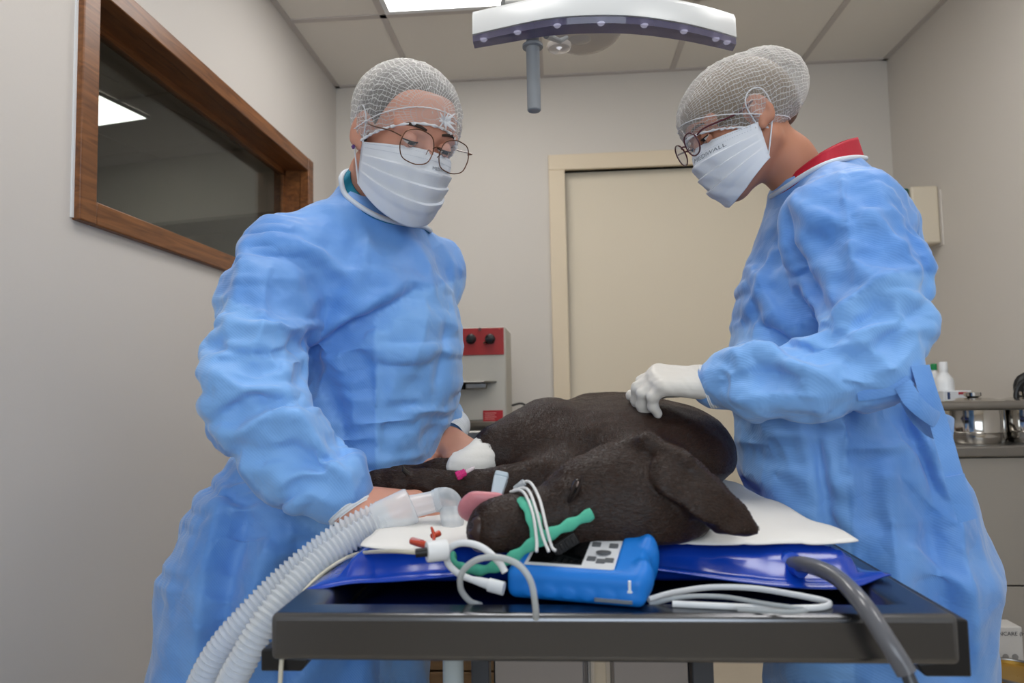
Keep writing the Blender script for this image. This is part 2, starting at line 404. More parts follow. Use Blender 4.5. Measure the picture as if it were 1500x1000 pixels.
# door
d = structure(MB().box((DX0-0.03, YB+0.035, 0.008), (DX1+0.03, YB+0.075, DZ+0.004)).build('door_1', M_door, bevel=0.003), 'plain cream flush door between the two people')
f = MB(); f.box((-0.025, YB-0.018, 0), (DX0, YB+0.1, DZ)); f.box((DX1, YB-0.018, 0), (DX1+0.073, YB+0.1, DZ)); f.box((-0.025, YB-0.018, DZ), (DX1+0.073, YB+0.1, DZ+0.071))
f.build('door_frame', M_doorframe, d, bevel=0.003)
hd = MB(); hd.lathe([(0.024, 0), (0.024, 0.008), (0.009, 0.009), (0.009, 0.05)], 18, Matrix.Translation((DX1-0.06, YB+0.035, 1.0)) @ frame_to((0, -1, 0)))
hd.tube([(DX1-0.06, YB-0.012, 1.0), (DX1-0.12, YB-0.014, 1.0), (DX1-0.17, YB-0.012, 1.0)], 0.009, 10); hd.build('door_handle', M_chrome, d, smooth=True)
structure(MB().box((XL, YB-0.012, 0), (-0.025, YB, 0.08)).build('baseboard_back', M_wall)); structure(MB().box((XL, YF, 0), (XL+0.012, YB-0.012, 0.08)).build('baseboard_left', M_wall))

# inner window in the left wall: wooden frame, reveal, pane, and the room seen through it
win = structure(empty('window_1', (XL, (WY0+WY1)/2, WZ0)), 'long inner window with a walnut wood frame in the left wall')
px0, px1 = XL-0.02, XL+0.018
for nm, lo, hi in (('frame_stile', (px0, WY0, WZ0), (px1, WY0+FW, WZ1)), ('frame_stile', (px0, WY1-FW, WZ0), (px1, WY1, WZ1)),
                   ('frame_rail', (px0, WY0+FW+0.0008, WZ0), (px1-0.001, WY1-FW-0.0008, WZ0+FW)), ('frame_rail', (px0, WY0+FW+0.0008, WZ1-FW), (px1-0.001, WY1-FW-0.0008, WZ1))):
    MB().box(lo, hi).build(nm, M_wood, win, bevel=0.003)
rv = MB(); iy0, iy1, iz0, iz1 = WY0+FW-0.004, WY1-FW+0.004, WZ0+FW-0.004, WZ1-FW+0.004; xr0, xr1 = XL-0.13, XL-0.02
rv.box((xr0, iy0-0.015, iz0-0.015), (xr1, iy0, iz1+0.015)); rv.box((xr0, iy1, iz0-0.015), (xr1, iy1+0.015, iz1+0.015)); rv.box((xr0, iy0, iz0-0.015), (xr1, iy1, iz0)); rv.box((xr0, iy0, iz1), (xr1, iy1, iz1+0.015))
xs = XL-0.085
for lo, hi in (((xs-0.012, iy0, iz0), (xs+0.004, iy0+0.018, iz1)), ((xs-0.012, iy1-0.018, iz0), (xs+0.004, iy1, iz1)), ((xs-0.012, iy0, iz1-0.02), (xs+0.004, iy1, iz1))): rv.box(lo, hi)
rv.build('reveal', M_wood, win)
pane = bpy.data.materials.new('window_glass'); pane.use_nodes = True; nt = pane.node_tree; gl = nt.nodes.new('ShaderNodeBsdfGlossy'); gl.inputs['Roughness'].default_value = 0.01
tr = nt.nodes.new('ShaderNodeBsdfTransparent'); tr.inputs[0].default_value = (0.82, 0.85, 0.83, 1); lw = nt.nodes.new('ShaderNodeLayerWeight'); lw.inputs[0].default_value = 0.5; pw_ = nt.nodes.new('ShaderNodeMath'); pw_.operation = 'POWER'; pw_.inputs[1].default_value = 3.0; nt.links.new(lw.outputs['Facing'], pw_.inputs[0]); fz = nt.nodes.new('ShaderNodeMath'); fz.operation = 'MULTIPLY_ADD'; fz.inputs[1].default_value = 0.4; fz.inputs[2].default_value = 0.03; nt.links.new(pw_.outputs[0], fz.inputs[0]); ms = nt.nodes.new('ShaderNodeMixShader')
nt.links.new(fz.outputs[0], ms.inputs[0]); nt.links.new(tr.outputs[0], ms.inputs[1]); nt.links.new(gl.outputs[0], ms.inputs[2]); nt.links.new(ms.outputs[0], nt.nodes['Material Output'].inputs[0])
MB().box((xs-0.010, iy0+0.002, iz0), (xs-0.004, iy1-0.002, iz1)).build('glass_pane', pane, win)
structure(MB().box((XL, WY0-0.006, WZ0+0.004), (XL+0.004, WY0, WZ1)).build('trim_1', M_white))

# neighbouring room beyond the inner window, turned a little against this one
ang = math.radians(-11.2); A0 = np.array((-2.888, 4.035)); du = np.array((math.cos(ang), math.sin(ang))); dv = np.array((-du[1], du[0]))
def oblong(u0, u1, v0, v1, z0, z1):
    P = [A0+du*u+dv*v for u, v in ((u0, v0), (u1, v0), (u1, v1), (u0, v1))]; b = MB(); b.prism([tuple(p) for p in P], z0, z1); return b
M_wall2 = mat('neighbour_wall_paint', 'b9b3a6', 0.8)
structure(oblong(-1.9, 1.78, 0, 0.1, 2.12, H+0.01).build('wall_neighbour_upper', M_wall2)); structure(oblong(-1.9, 1.78, 0.3, 0.4, 0, 2.12).build('wall_neighbour', M_wall2))
structure(oblong(-1.9, 1.78, 0.0, 0.4, 2.10, 2.12).build('trim_2', mat('soffit_paint', '8f8a80', 0.8)))
structure(MB().box((XL-4.4, YF, 0), (XL-4.3, YB+2.1, 2.62)).build('wall_neighbour_left', M_wall2)); structure(MB().box((XL-4.4, 0.2, 0), (XL-0.12, 0.3, 2.62)).build('wall_neighbour_front', M_wall2))
structure(MB().box((XL-0.12, YB+0.12, 0), (XL, YB+2.1, 2.62)).build('wall_neighbour_right', M_wall2))
g = MB()
for k in range(-4, 5): 
    p = oblong(k*0.6-0.72, k*0.6-0.70, -3.2, 0, H+0.009, H+0.013); g.add(p.V, p.F)
    p = oblong(-1.9, 1.6, -0.62*(k+4)-0.01-0.13, -0.62*(k+4)+0.01-0.13, H+0.0095, H+0.0135); g.add(p.V, p.F)
g.build('neighbour_ceiling_grid', M_grid, ceil)
p = A0+du*0.78-dv*(0.72+0.3)
lc = at_z(215, 172, H)[:2]-du*0.30-dv*0.30
t = empty('ceiling_light', (lc[0], lc[1], H), 'lit ceiling panel seen through the wood-framed inner window', 'ceiling light', None, ang)
M_diff2 = mat('lit_diffuser_neighbour', (1.0, 0.97, 0.93), 0.5, emit=3.0)
o = MB().box((-0.3, -0.3, -0.004), (0.3, 0.3, 0.010)).build('diffuser', M_diff2); o.parent = t
fr = MB()
for a in ((-0.31, -0.31, 0.31, -0.3), (-0.31, 0.3, 0.31, 0.31), (-0.31, -0.3, -0.3, 0.3), (0.3, -0.3, 0.31, 0.3)): fr.box((a[0], a[1], -0.006), (a[2], a[3], 0.011))
o = fr.build('frame', M_white); o.parent = t

# ================================================================== things at the back of the room
# steel counter with the red-topped machine
def table_frame(name, label, x0, x1, y0, y1, z, cat='counter'):
    t = empty(name, ((x0+x1)/2, (y0+y1)/2, 0), label, cat)
    MB().box((x0, y0, z-0.04), (x1, y1, z)).build('worktop', M_steel, t, bevel=0.006)
    for x in (x0+0.03, x1-0.03):
        for y in (y0+0.03, y1-0.03): MB().box((x-0.015, y-0.015, 0), (x+0.015, y+0.015, z-0.04)).build('leg', M_steel, t, bevel=0.003)
    MB().box((x0+0.02, y0+0.02, 0.22), (x1-0.02, y1-0.02, 0.24)).build('shelf', M_steel, t, bevel=0.004)
    return t
CT = 0.925
table_frame('steel_counter', 'brushed steel counter under the machine with the red panel', -0.95, -0.07, 2.45, 3.03, CT)
mY = 2.56; p0 = at_y(740, 478, mY); mx1 = p0[0]; mz1 = p0[2]; mx0 = mx1-0.36; mz0 = CT+0.03
mc = empty('sealing_machine', ((mx0+mx1)/2, mY, CT), 'grey metal benchtop machine with a red control panel and black knobs', 'machine')
MB().box((mx0, mY, mz0), (mx1, mY+0.30, mz1)).build('body', mat('machine_grey_enamel', 'b4b1a8', 0.45), mc, bevel=0.006)
ph = (mz1-mz0)*0.30
pn = MB().box((mx0+0.012, mY-0.004, mz1-ph), (mx1-0.006, mY+0.002, mz1-0.004)).build('control_panel', mat('red_enamel', '98201f', 0.4), mc, bevel=0.001)
M_knob = mat('knob_black', '17171a', 0.35)
for kx in (690, 718):
    c = at_y(kx, 496.5, mY-0.004); k = MB(); Mx = Matrix.Translation(c) @ frame_to((0, -1, 0)); k.lathe([(0.0195, 0), (0.0195, 0.004), (0.0165, 0.006), (0.015, 0.022), (0.012, 0.024)], 24, Mx)
    k.box((-0.003, -0.016, 0.02), (0.003, 0.016, 0.028), Mx); ko = k.build('knob', M_knob, mc, smooth=True)
c = at_y(712.5, 503, mY-0.004); MB().lathe([(0.006, 0), (0.006, 0.012), (0.004, 0.02)], 12, Matrix.Translation(c) @ frame_to((-0.3, -1, 0.1))).build('toggle_switch', M_chrome, mc, smooth=True)
c = at_y(703, 482, mY-0.004); MB().lathe([(0.0065, 0), (0.006, 0.006)], 16, Matrix.Translation(c) @ frame_to((0, -1, 0))).build('indicator', mat('indicator_grey', '6a3a3a', 0.3), mc, smooth=True)
c = at_y(731.5, 481, mY-0.004); MB().lathe([(0.0035, 0), (0.003, 0.005)], 12, Matrix.Translation(c) @ frame_to((0, -1, 0))).build('indicator', mat('indicator_red', 'c43a24', 0.3), mc, smooth=True)
# work plate sticking out of the front and its bracket
zt = at_y(700, 558, mY-0.06)[2]
pl = MB(); pts = [(mx0+0.03, mY), (mx1-0.035, mY), (mx1-0.075, mY-0.07), (mx0+0.06, mY-0.07)]; pl.prism([pts[i] for i in (3, 2, 1, 0)], zt-0.006, zt)
pl.build('work_plate', M_steel, mc, bevel=0.002)
MB().box((mx1-0.175, mY-0.06, zt-0.030), (mx1-0.155, mY, zt-0.006)).build('bracket', M_black, mc)
MB().box((mx1-0.15, mY-0.045, zt-0.028), (mx1-0.07, mY, zt-0.006)).build('plate_support', M_steel, mc, bevel=0.004)
c0 = at_y(707.5, 601, mY-0.003); c1 = at_y(737, 616.5, mY-0.003)
lb = MB().box((c0[0], mY-0.003, c1[2]), (c1[0], mY+0.001, c0[2])).build('rating_label', mat('label_red', 'a81f26', 0.4), mc)
# faint lines of print on the red label
pr = MB()
for k in range(4): pr.box((c0[0]+0.006, mY-0.0036, c0[2]-0.011-0.0075*k), (c0[0]+0.05-0.006*(k % 2), mY-0.0028, c0[2]-0.0085-0.0075*k))
pr.build('print', mat('label_print_pink', 'd88a86', 0.6), lb)
for x in (mx0+0.03, mx1-0.03):
    for y in (mY+0.03, mY+0.27): MB().lathe([(0.014, 0), (0.016, 0.03)], 14, Matrix.Translation((x, y, CT))).build('foot', M_black, mc, smooth=True)
cb = smooth_path([(mx1+0.004, mY+0.22, mz0+0.05), (mx1+0.05, mY+0.22, mz0+0.055), (mx1+0.095, mY+0.24, mz0+0.01), (mx1+0.11, mY+0.30, CT+0.006)], 30)
tag(MB().tube(cb, 0.0045, 8).build('power_cable', M_black, smooth=True), 'black power cable coming out of the machine with the red panel', 'cable')

# hand towel dispenser on the right wall
pd0 = at_x(1376, 272, XR); Yd = pd0[1]; dz1 = at_y(1350, 272, Yd)[2]; dz0 = at_y(1350, 357, Yd)[2]; dx0 = at_y(1336, 300, Yd)[0]; dg = at_y(1318, 300, Yd)[0]
dp = empty('wall_dispenser', (XR, Yd, dz0), 'cream wall dispenser with a dark green front on the right wall', 'dispenser')
MB().box((dx0, Yd, dz0), (XR-0.004, Yd+0.26, dz1)).build('body', mat('dispenser_cream', 'd5cab6', 0.4), dp, bevel=0.008)
MB().box((dg-0.01, Yd+0.012, dz0+0.01), (dx0, Yd+0.25, dz1-0.002)).build('front_cover', mat('dispenser_green', '2e5a50', 0.35), dp, bevel=0.008)
MB().box((XR-0.004, Yd-0.008, dz0-0.008), (XR, Yd+0.268, dz1-0.02)).build('wall_plate', M_wall, dp)

# steel cabinet in the right corner with a gallery rail
CY = 1.96; CTZ = at_y(1450, 652, CY)[2]; cx0 = 0.98
cab = empty('steel_cabinet', (1.25, CY+0.3, 0), 'grey steel cabinet with a round gallery rail by the right wall', 'cabinet')
zs = at_y(1450, 858, CY)[2]
M_cab = mat('cabinet_grey_steel', 'a8a39b', 0.42, 0.5, bump=(90, 0.05, 0.0005), stretch=(1, 1, 8))
MB().box((cx0, CY+0.02, 0.06), (XR-0.02, CY+0.62, CTZ-0.03)).build('body', M_cab, cab, bevel=0.003)
MB().box((cx0+0.003, CY, zs+0.002), (XR-0.024, CY+0.02, CTZ-0.034)).build('front_panel', M_cab, cab, bevel=0.002)
MB().box((cx0+0.003, CY, 0.075), (XR-0.024, CY+0.02, zs-0.002)).build('front_panel', M_cab, cab, bevel=0.002)
MB().box((cx0-0.01, CY-0.02, CTZ-0.03), (XR-0.006, CY+0.66, CTZ)).build('worktop', M_steel, cab, bevel=0.005)
MB().box((cx0+0.03, CY+0.05, 0), (XR-0.05, CY+0.6, 0.06)).build('plinth', M_black, cab)
rz = at_y(1440, 594, CY)[2]
rl = MB(); rl.tube([(cx0, CY, rz), (XR-0.03, CY, rz)], 0.0125, 14); rl.build('rail', M_steel, cab, smooth=True)
for x in (cx0+0.02, XR-0.05): MB().tube([(x, CY, CTZ-0.005), (x, CY, rz)], 0.008, 10).build('rail_post', M_steel, cab, smooth=True)
def pot(pxc, pyb, Y, r, h, label, hndl=False):
    c = at_y(pxc, pyb, Y); t = empty('steel_pot', (c[0], c[1], CTZ), label, 'pot', 'steel pots on the cabinet')
    o = MB().lathe([(r*0.93, 0), (r*0.97, 0.006), (r, 0.02), (r, 0.028), (r*1.02, 0.031), (r, 0.034), (r, h-0.006), (r*1.05, h), (r*1.05, h+0.003), (r*0.97, h+0.003), (r*0.96, 0.01), (0.001, 0.008)], 36, cap=False).build('bowl', M_chrome, smooth=True, angle=50); o.parent = t
    o = MB().lathe([(r*1.03, h+0.003), (r*1.03, h+0.006), (r*0.6, h+0.014), (0.001, h+0.016)], 30, cap=False).build('lid', M_chrome, smooth=True); o.parent = t
    o = MB().lathe([(0.012, h+0.015), (0.022, h+0.02), (0.022, h+0.03), (0.001, h+0.032)], 20, cap=False).build('lid_knob', M_chrome, smooth=True); o.parent = t
    if hndl:
        o = MB().tube([(r*0.5*math.cos(a), 0.0, h+0.012+0.05*math.sin(a)) for a in np.linspace(0, math.pi, 14)], 0.006, 8).build('loop_handle', M_black, smooth=True); o.parent = t
pot(1429, 648, CY+0.11, 0.076, 0.112, 'shiny lidded steel pot on the cabinet between bottles and a darker pot')
pot(1512, 648, CY+0.11, 0.074, 0.112, 'lidded steel pot with a black loop handle at the right picture edge', True)
o = tag(MB().tube(smooth_path([at_y(1500, 590, CY+0.20), at_y(1492, 566, CY+0.20), at_y(1502, 552, CY+0.2), at_y(1530, 560, CY+0.2), at_y(1540, 640, CY+0.2)], 30), 0.014, 10).build('black_hose', M_black, smooth=True), 'thick black hose loop behind the rail at the right picture edge', 'hose')
def bottle(pxc, Y, r, h, capc, label, band=None, caps=(0.5, 0.03)):
    c = at_y(pxc, 640, Y); t = empty('bottle', (c[0], c[1], CTZ), label, 'bottle', 'bottles on the cabinet')
    o = MB().lathe([(r*0.95, 0), (r, 0.006), (r, h*0.82), (r*0.9, h*0.9), (r*caps[0]*0.9, h), (r*caps[0]*0.9, h+0.004)], 24).build('body', M_white, smooth=True, angle=60); o.parent = t
    o = MB().lathe([(r*caps[0], h+0.003), (r*caps[0], h+caps[1]), (r*caps[0]*0.9, h+caps[1]+0.003)], 20).build('cap', capc, smooth=True, angle=50); o.parent = t
    if band: o = MB().lathe([(r*1.008, band[0]), (r*1.012, band[0]+0.001), (r*1.012, band[1]-0.001), (r*1.008, band[1])], 24, cap=False).build('label_band', band[2], smooth=True, angle=80); o.parent = t
M_green = mat('cap_green', '0f8a4c', 0.35); M_redband = mat('band_red', 'a8323a', 0.5)
hb = at_y(1388, 545, CY+0.42)[2]-CTZ
bottle(1388, CY+0.42, 0.029, hb, M_white, 'white bottle with a red band and white cap on the cabinet', (hb*0.60, hb*0.66, M_redband), (0.45, 0.032))
bottle(1374, CY+0.50, 0.026, at_y(1374, 543, CY+0.50)[2]-CTZ, M_green, 'white bottle with a bright green cap on the cabinet', None, (0.38, 0.022))
bottle(1366, CY+0.30, 0.026, at_y(1366, 588, CY+0.30)[2]-CTZ-0.02, M_white, 'short white bottle on the cabinet next to the blue gown', (0.05, 0.07, mat('band_pink', 'd9a0a0', 0.5)), (0.6, 0.02))
c = at_y(1408, 640, CY+0.30); zb = at_y(1408, 572, CY+0.30)[2]; zl = at_y(1408, 584, CY+0.3)[2]
bx = empty('carton', (c[0], c[1], CTZ), 'small white and blue carton on the cabinet in front of the bottles', 'box')
MB().box((c[0]-0.045, c[1], CTZ), (c[0]+0.04, c[1]+0.09, zb)).build('box', mat('carton_white', 'd5d8dc', 0.5), bx, bevel=0.002)
MB().box((c[0]-0.034, c[1]-0.001, zl-0.01), (c[0]-0.026, c[1]+0.002, zb-0.004)).build('stripe', mat('print_navy', '2d3f66', 0.5), bx)
MB().box((c[0]+0.0, c[1]-0.001, zb-0.012), (c[0]+0.028, c[1]+0.002, zb-0.004)).build('stripe', M_redband, bx)
# printed carton on the floor in front of the cabinet and a round tin
BY = 1.89; b0 = at_y(1452, 918, BY); b1 = at_y(1497, 920, BY)
cx = empty('floor_carton', ((b0[0]+b1[0])/2, BY+0.1, 0), 'white printed carton on the floor in front of the steel cabinet', 'box')
MB().box((b0[0]-0.02, BY, 0), (b1[0], BY+0.06, b0[2])).build('box', mat('carton_white2', 'c9c6c2', 0.6), cx, bevel=0.002)
def flat_text(body, size, c, m, parent, name='lettering', tilt=0.0):
    V, F = text_mesh(body, size); Mx = Matrix.Translation(c) @ Matrix.Rotation(math.radians(90), 4, 'X') @ Matrix.Rotation(tilt, 4, 'Z')
    return link_mesh(name, [tuple(Mx @ Vector(v)) for v in V], F, m, parent, smooth=False)
M_ink = mat('ink_dark', '3b3b3f', 0.7)
flat_text('MALINCARE (H)', 0.0145, (at_y(1474, 930, BY)[0], BY-0.0012, at_y(1474, 928, BY)[2]), M_ink, cx)
for k in range(3):
    q = at_y(1459+k*14, 962, BY); MB().lathe([(0.008, 0), (0.008, 0.0008)], 14, Matrix.Translation((q[0], BY, q[2])) @ frame_to((0, -1, 0))).build('symbol', mat('ink_grey', '8a8886', 0.7), cx)
tc = at_y(1490, 985, 1.76); tn = empty('round_tin', (tc[0], tc[1], 0), 'round brass-coloured tin on the floor beside the printed carton', 'tin')
o = MB().lathe([(0.075, 0), (0.08, 0.01), (0.08, tc[2]), (0.076, tc[2]+0.004), (0.074, tc[2]-0.006), (0.001, tc[2]-0.008)], 36, cap=False).build('body', mat('brass_lacquer', 'a8843a', 0.35, 0.6), smooth=True, angle=50); o.parent = tn
o = MB().tube([(0.079*math.cos(a), 0.079*math.sin(a), tc[2]+0.002) for a in np.linspace(0, 2*math.pi, 40, endpoint=False)], 0.004, 8, closed=True).build('rim', M_steel, smooth=True); o.parent = tn

# ================================================================== operating table
TX0, TX1, TY0, TY1, TZ = -0.279, 0.349, 0.645, 1.80, 0.870; RW = 0.034
tb = empty('operating_table', ((TX0+TX1)/2, 1.2, 0), 'stainless steel veterinary table with a raised rim and black corner caps', 'table')
r = MB(); outer = [(TX0, TY0), (TX1, TY0), (TX1, TY1), (TX0, TY1)]; inner = [(TX0+RW, TY0+RW), (TX1-RW, TY0+RW), (TX1-RW, TY1-RW), (TX0+RW, TY1-RW)]
ib = [(x+(0.02 if x < 0 else -0.02), y+(0.02 if y < 1 else -0.02)) for x, y in inner]
V = [(x, y, TZ-0.044) for x, y in outer]+[(x, y, TZ) for x, y in outer]+[(x, y, TZ) for x, y in inner]+[(x, y, TZ-0.018) for x, y in ib]+[(x, y, TZ-0.044) for x, y in ib]
F = []
for ringk in range(4):
    a, c = ringk*4, ringk*4+4
    for i in range(4): j = (i+1) % 4; F.append((a+i, a+j, c+j, c+i))
for i in range(4): j = (i+1) % 4; F.append((16+i, 16+j, j, i))
r.add(V, F); r.build('rim', M_steel_dark, tb, bevel=0.0065, seg=4, angle=50)
MB().box((TX0+RW+0.018, TY0+RW+0.018, TZ-0.030), (TX1-RW-0.018, TY1-RW-0.018, TZ-0.017)).build('tray', mat('tray_steel', '6f7076', 0.22, 1.0), tb)
# black plastic rail caps along the sides
for s, x in ((-1, TX0), (1, TX1)):
    b = MB(); xo = x+s*0.014; z1 = TZ-0.006 if s > 0 else TZ-0.036
    poly = [(x, z1), (xo, z1-0.002), (xo, TZ-0.058), (x-s*0.026, TZ-0.058), (x-s*0.034, TZ-0.046), (x, TZ-0.044)]
    V = [(px_, TY0+0.012, pz) for px_, pz in poly]+[(px_, TY1-0.02, pz) for px_, pz in poly]; n = len(poly)
    F = [tuple(range(n)), tuple(reversed(range(n, 2*n)))]+[(i, n+i, n+(i+1) % n, (i+1) % n) for i in range(n)]
    b.add(V, F); b.build('side_rail', M_black, tb, bevel=0.002)
# under-frame: grey posts, dark frame, brushed panels and the lifting column
zu = TZ-0.044
gY = 0.86
def fpost(x0, x1, y0, y1, m, name='frame_post', z0=0.12, z1=None): return MB().box((x0, y0, z0), (x1, y1, zu if z1 is None else z1)).build(name, m, tb, bevel=0.002)
X = lambda px, Y=gY: at_y(px, 985, Y)[0]
M_frame = mat('frame_grey_paint', '3f4248', 0.45)
fpost(X(690), X(716), gY, gY+0.03, M_frame); fpost(X(1015), X(1046), gY, gY+0.03, M_frame)
MB().box((X(690), gY-0.001, zu-0.006), (X(1046), gY+0.03, zu)).build('cross_bar', M_black, tb)
M_br = mat('brushed_panel', '9a9aa0', 0.28, 1.0, bump=(40, 0.12, 0.0006), stretch=(1, 1, 40))
fpost(X(722), X(856), gY+0.01, gY+0.02, M_br, 'brushed_panel', z1=zu-0.011); fpost(X(899), X(1012), gY+0.01, gY+0.02, M_br, 'brushed_panel', z1=zu-0.012)
MB().lathe([(0.019, 0.12), (0.019, zu)], 24, Matrix.Translation((X(878), gY+0.012, 0))).build('lifting_column', M_chrome, tb, smooth=True, angle=50)
MB().lathe([(0.012, 0.12), (0.012, zu)], 20, Matrix.Translation((X(664, 0.80), 0.80, 0))).build('column', mat('post_pale_grey', 'a9b4b8', 0.4), tb, smooth=True, angle=50)
MB().box((X(680), gY-0.10, 0.04), (X(1056), 1.5, 0.12)).build('base', M_frame, tb, bevel=0.006)
for x in (X(690), X(1046)):
    for y in (gY-0.06, 1.46): MB().lathe([(0.03, 0.0), (0.03, 0.02), (0.012, 0.022), (0.012, 0.045)], 18, Matrix.Translation((x, y, 0))).build('foot', M_black, tb, smooth=True)
# wooden pallet box under the counter, seen below the table
pw = at_y(615, 985, 2.05)
wb = empty('wooden_crate', (pw[0], 2.1, 0), 'pale wooden plank crate on the floor below the table edge', 'crate')
for k in range(5): MB().box((-0.62, 2.05, 0.004+k*0.062), (-0.20, 2.07, 0.06+k*0.062)).build('plank', mat('pine_plank', '7d6244', 0.6, var=(14, 0.25), stretch=(1, 8, 8)), wb, bevel=0.002)
for k in range(4): MB().box((-0.62+k*0.106, 2.07, 0.25), (-0.62+k*0.106+0.10, 2.40, 0.27)).build('plank', mat('pine_plank', '9a744a'), wb, bevel=0.002)
for x in (-0.61, -0.24): MB().box((x, 2.07, 0.0), (x+0.03, 2.40, 0.25)).build('side_board', mat('pine_plank', '9a744a'), wb)

# ------------------------------------------------------------------ blue inflated mattress
MT = 0.903                                        # top of the mattress
mx0_, mx1_, my0_, my1_ = -0.262, 0.330, 0.735, 1.72
def mattress():
    nu, nv = 90, 120; U = np.linspace(0, 1, nu); W = np.linspace(0, 1, nv); uu, ww = np.meshgrid(U, W, indexing='ij')
    x = mx0_+(mx1_-mx0_)*uu; y = my0_+(my1_-my0_)*ww
    e = np.minimum(np.minimum(uu, 1-uu)*(mx1_-mx0_), np.minimum(ww, 1-ww)*(my1_-my0_))     # distance to the weld
    fl = 0.020                                    # flat welded flange
    t = np.clip((e-fl)/0.05, 0, 1); puff = np.sqrt(np.clip(1-(1-t)**2, 0, 1))
    mid = 0.884+0.006*np.sin(9*x+2)*(1-puff)+0.007*np.sin(14*x+1.0)*np.exp(-e/0.03)-0.004*np.exp(-e/0.02)
    P = np.stack([x, y, mid], -1).reshape(-1, 3)
    # the front flange corners stick out to points
    cs = np.exp(-((uu-0)**2+(ww-0)**2)/0.0016)[..., None]*np.array((-0.012, -0.012, -0.006))+np.exp(-((uu-1)**2+(ww-0)**2)/0.0016)[..., None]*np.array((0.012, 0.02, 0.006))
    bow = (0.012*np.sin(np.pi*uu)+0.006*np.sin(11*uu))*np.exp(-ww*(my1_-my0_)/0.06)
    P = P+cs.reshape(-1, 3); P[:, 1] -= 0.0*bow.ravel()
    wr = 0.0025*vnoise(np.c_[P[:, :2]*1.0, np.zeros(len(P))], 26, 3)+0.0015*vnoise(np.c_[P[:, :2], np.zeros(len(P))], 60, 4)
    edge = np.exp(-((e-fl-0.02)/0.03)**2).ravel()
    top = P.copy(); top[:, 2] += puff.ravel()*(MT-mid.ravel())+0.0008+wr*edge*1.5
    bot = P.copy(); bot[:, 2] -= puff.ravel()*(mid.ravel()-0.8605)+0.0008
    n = nu*nv; i = np.arange(n).reshape(nu, nv); q = np.stack([i[:-1, :-1], i[1:, :-1], i[1:, 1:], i[:-1, 1:]], -1).reshape(-1, 4)
    rim = np.r_[i[:, 0], i[-1, 1:], i[-2::-1, -1], i[0, -2:0:-1]]; rq = np.stack([rim, rim+n, np.roll(rim, -1)+n, np.roll(rim, -1)], 1)
    return np.vstack([top, bot]), np.vstack([q, q[:, ::-1]+n, rq])
M_vinyl = mat('blue_vinyl', '0d3fb0', 0.22, spec=0.6, coat=0.3)
mtr = empty('blue_mattress', (0.03, 1.2, 0.86), 'glossy royal blue inflatable mattress lying on the steel table', 'mattress')
V, Q = mattress(); big_mesh('cushion', V, Q, M_vinyl, mtr)
vp = at_y(1158, 826, 0.765)
MB().lathe([(0.013, -0.006), (0.013, 0.002), (0.009, 0.004), (0.0085, 0.02)], 20, Matrix.Translation(vp) @ frame_to((0.25, -1, -0.05))).build('valve', mat('valve_blue', '1a4cc0', 0.3), mtr, smooth=True)
# grey suction tube from the valve over the table edge
tp = smooth_path([vp+np.array((0, 0, 0)), at_y(1185, 828, 0.73), at_y(1225, 845, 0.69), at_y(1264, 885, 0.640), at_y(1300, 940, 0.612), at_y(1325, 980, 0.605), at_y(1338, 1010, 0.60), at_y(1350, 1080, 0.62), (0.37, 0.62, 0.45), (0.40, 0.58, 0.10), (0.48, 0.48, 0.0065), (0.70, 0.30, 0.0065)], 140)
tt = empty('suction_tube', tp[0], 'bent grey plastic tube running from the blue mattress over the table edge', 'tube')
ncut = int(np.argmax(tp[:, 2] < 0.832))
MB().tube(tp[:ncut], 0.0083, 14).build('sleeve', see_through('grey_tubing', '6f7076', 0.25, 0.15), tt, smooth=True)
MB().tube(tp, 0.0055, 12).build('tube', mat('tube_dark_grey', '3e4147', 0.25), tt, smooth=True)

# ------------------------------------------------------------------ white absorbent pad
def pad_sheet():
    # outline from the photograph on the mattress plane
    fl, fr, br, bl = at_z(528, 806, MT)[:2], at_z(1258, 799, MT)[:2], np.array((0.262, 1.68)), np.array((-0.250, 1.68))
    nu, nv = 90, 110; U = np.linspace(0, 1, nu)[:, None, None]; W = np.linspace(0, 1, nv)[None, :, None]
    P = (fl*(1-U)+fr*U)*(1-W)+(bl*(1-U)+br*U)*W
    x, y = P[..., 0], P[..., 1]; p3 = np.stack([x, y, 0*x], -1).reshape(-1, 3)
    z = MT+0.0075+0.0022*vnoise(p3, 13, 5).reshape(x.shape)+0.0010*vnoise(p3, 34, 6).reshape(x.shape)
    e = np.minimum(np.minimum(U, 1-U)[..., 0], W[..., 0]); ed = np.exp(-e/0.02)
    z = z-0.006*np.exp(-W[..., 0]/0.018)*(0.6+0.4*np.sin(U[..., 0]*17))+0.002*ed*np.sin(40*(x+y))
    z = z+0.0008*np.maximum(0, np.sin(x*2*math.pi/0.06))**8
    top = np.stack([x, y, z], -1).reshape(-1, 3); bot = top-np.array((0, 0, 0.0016)); n = nu*nv; i = np.arange(n).reshape(nu, nv)
    q = np.stack([i[:-1, :-1], i[1:, :-1], i[1:, 1:], i[:-1, 1:]], -1).reshape(-1, 4)
    rim = np.r_[i[:, 0], i[-1, 1:], i[-2::-1, -1], i[0, -2:0:-1]]; rq = np.stack([rim, rim+n, np.roll(rim, -1)+n, np.roll(rim, -1)], 1)
    return np.vstack([top, bot]), np.vstack([q, q[:, ::-1]+n, rq])
V, Q = pad_sheet()
tag(big_mesh('absorbent_pad', V, Q, mat('pad_white_paper', 'e6e4e0', 0.85, bump=(300, 0.15, 0.0006))), 'white absorbent underpad spread on the blue mattress under the dog', 'pad')
PADZ = MT+0.0075

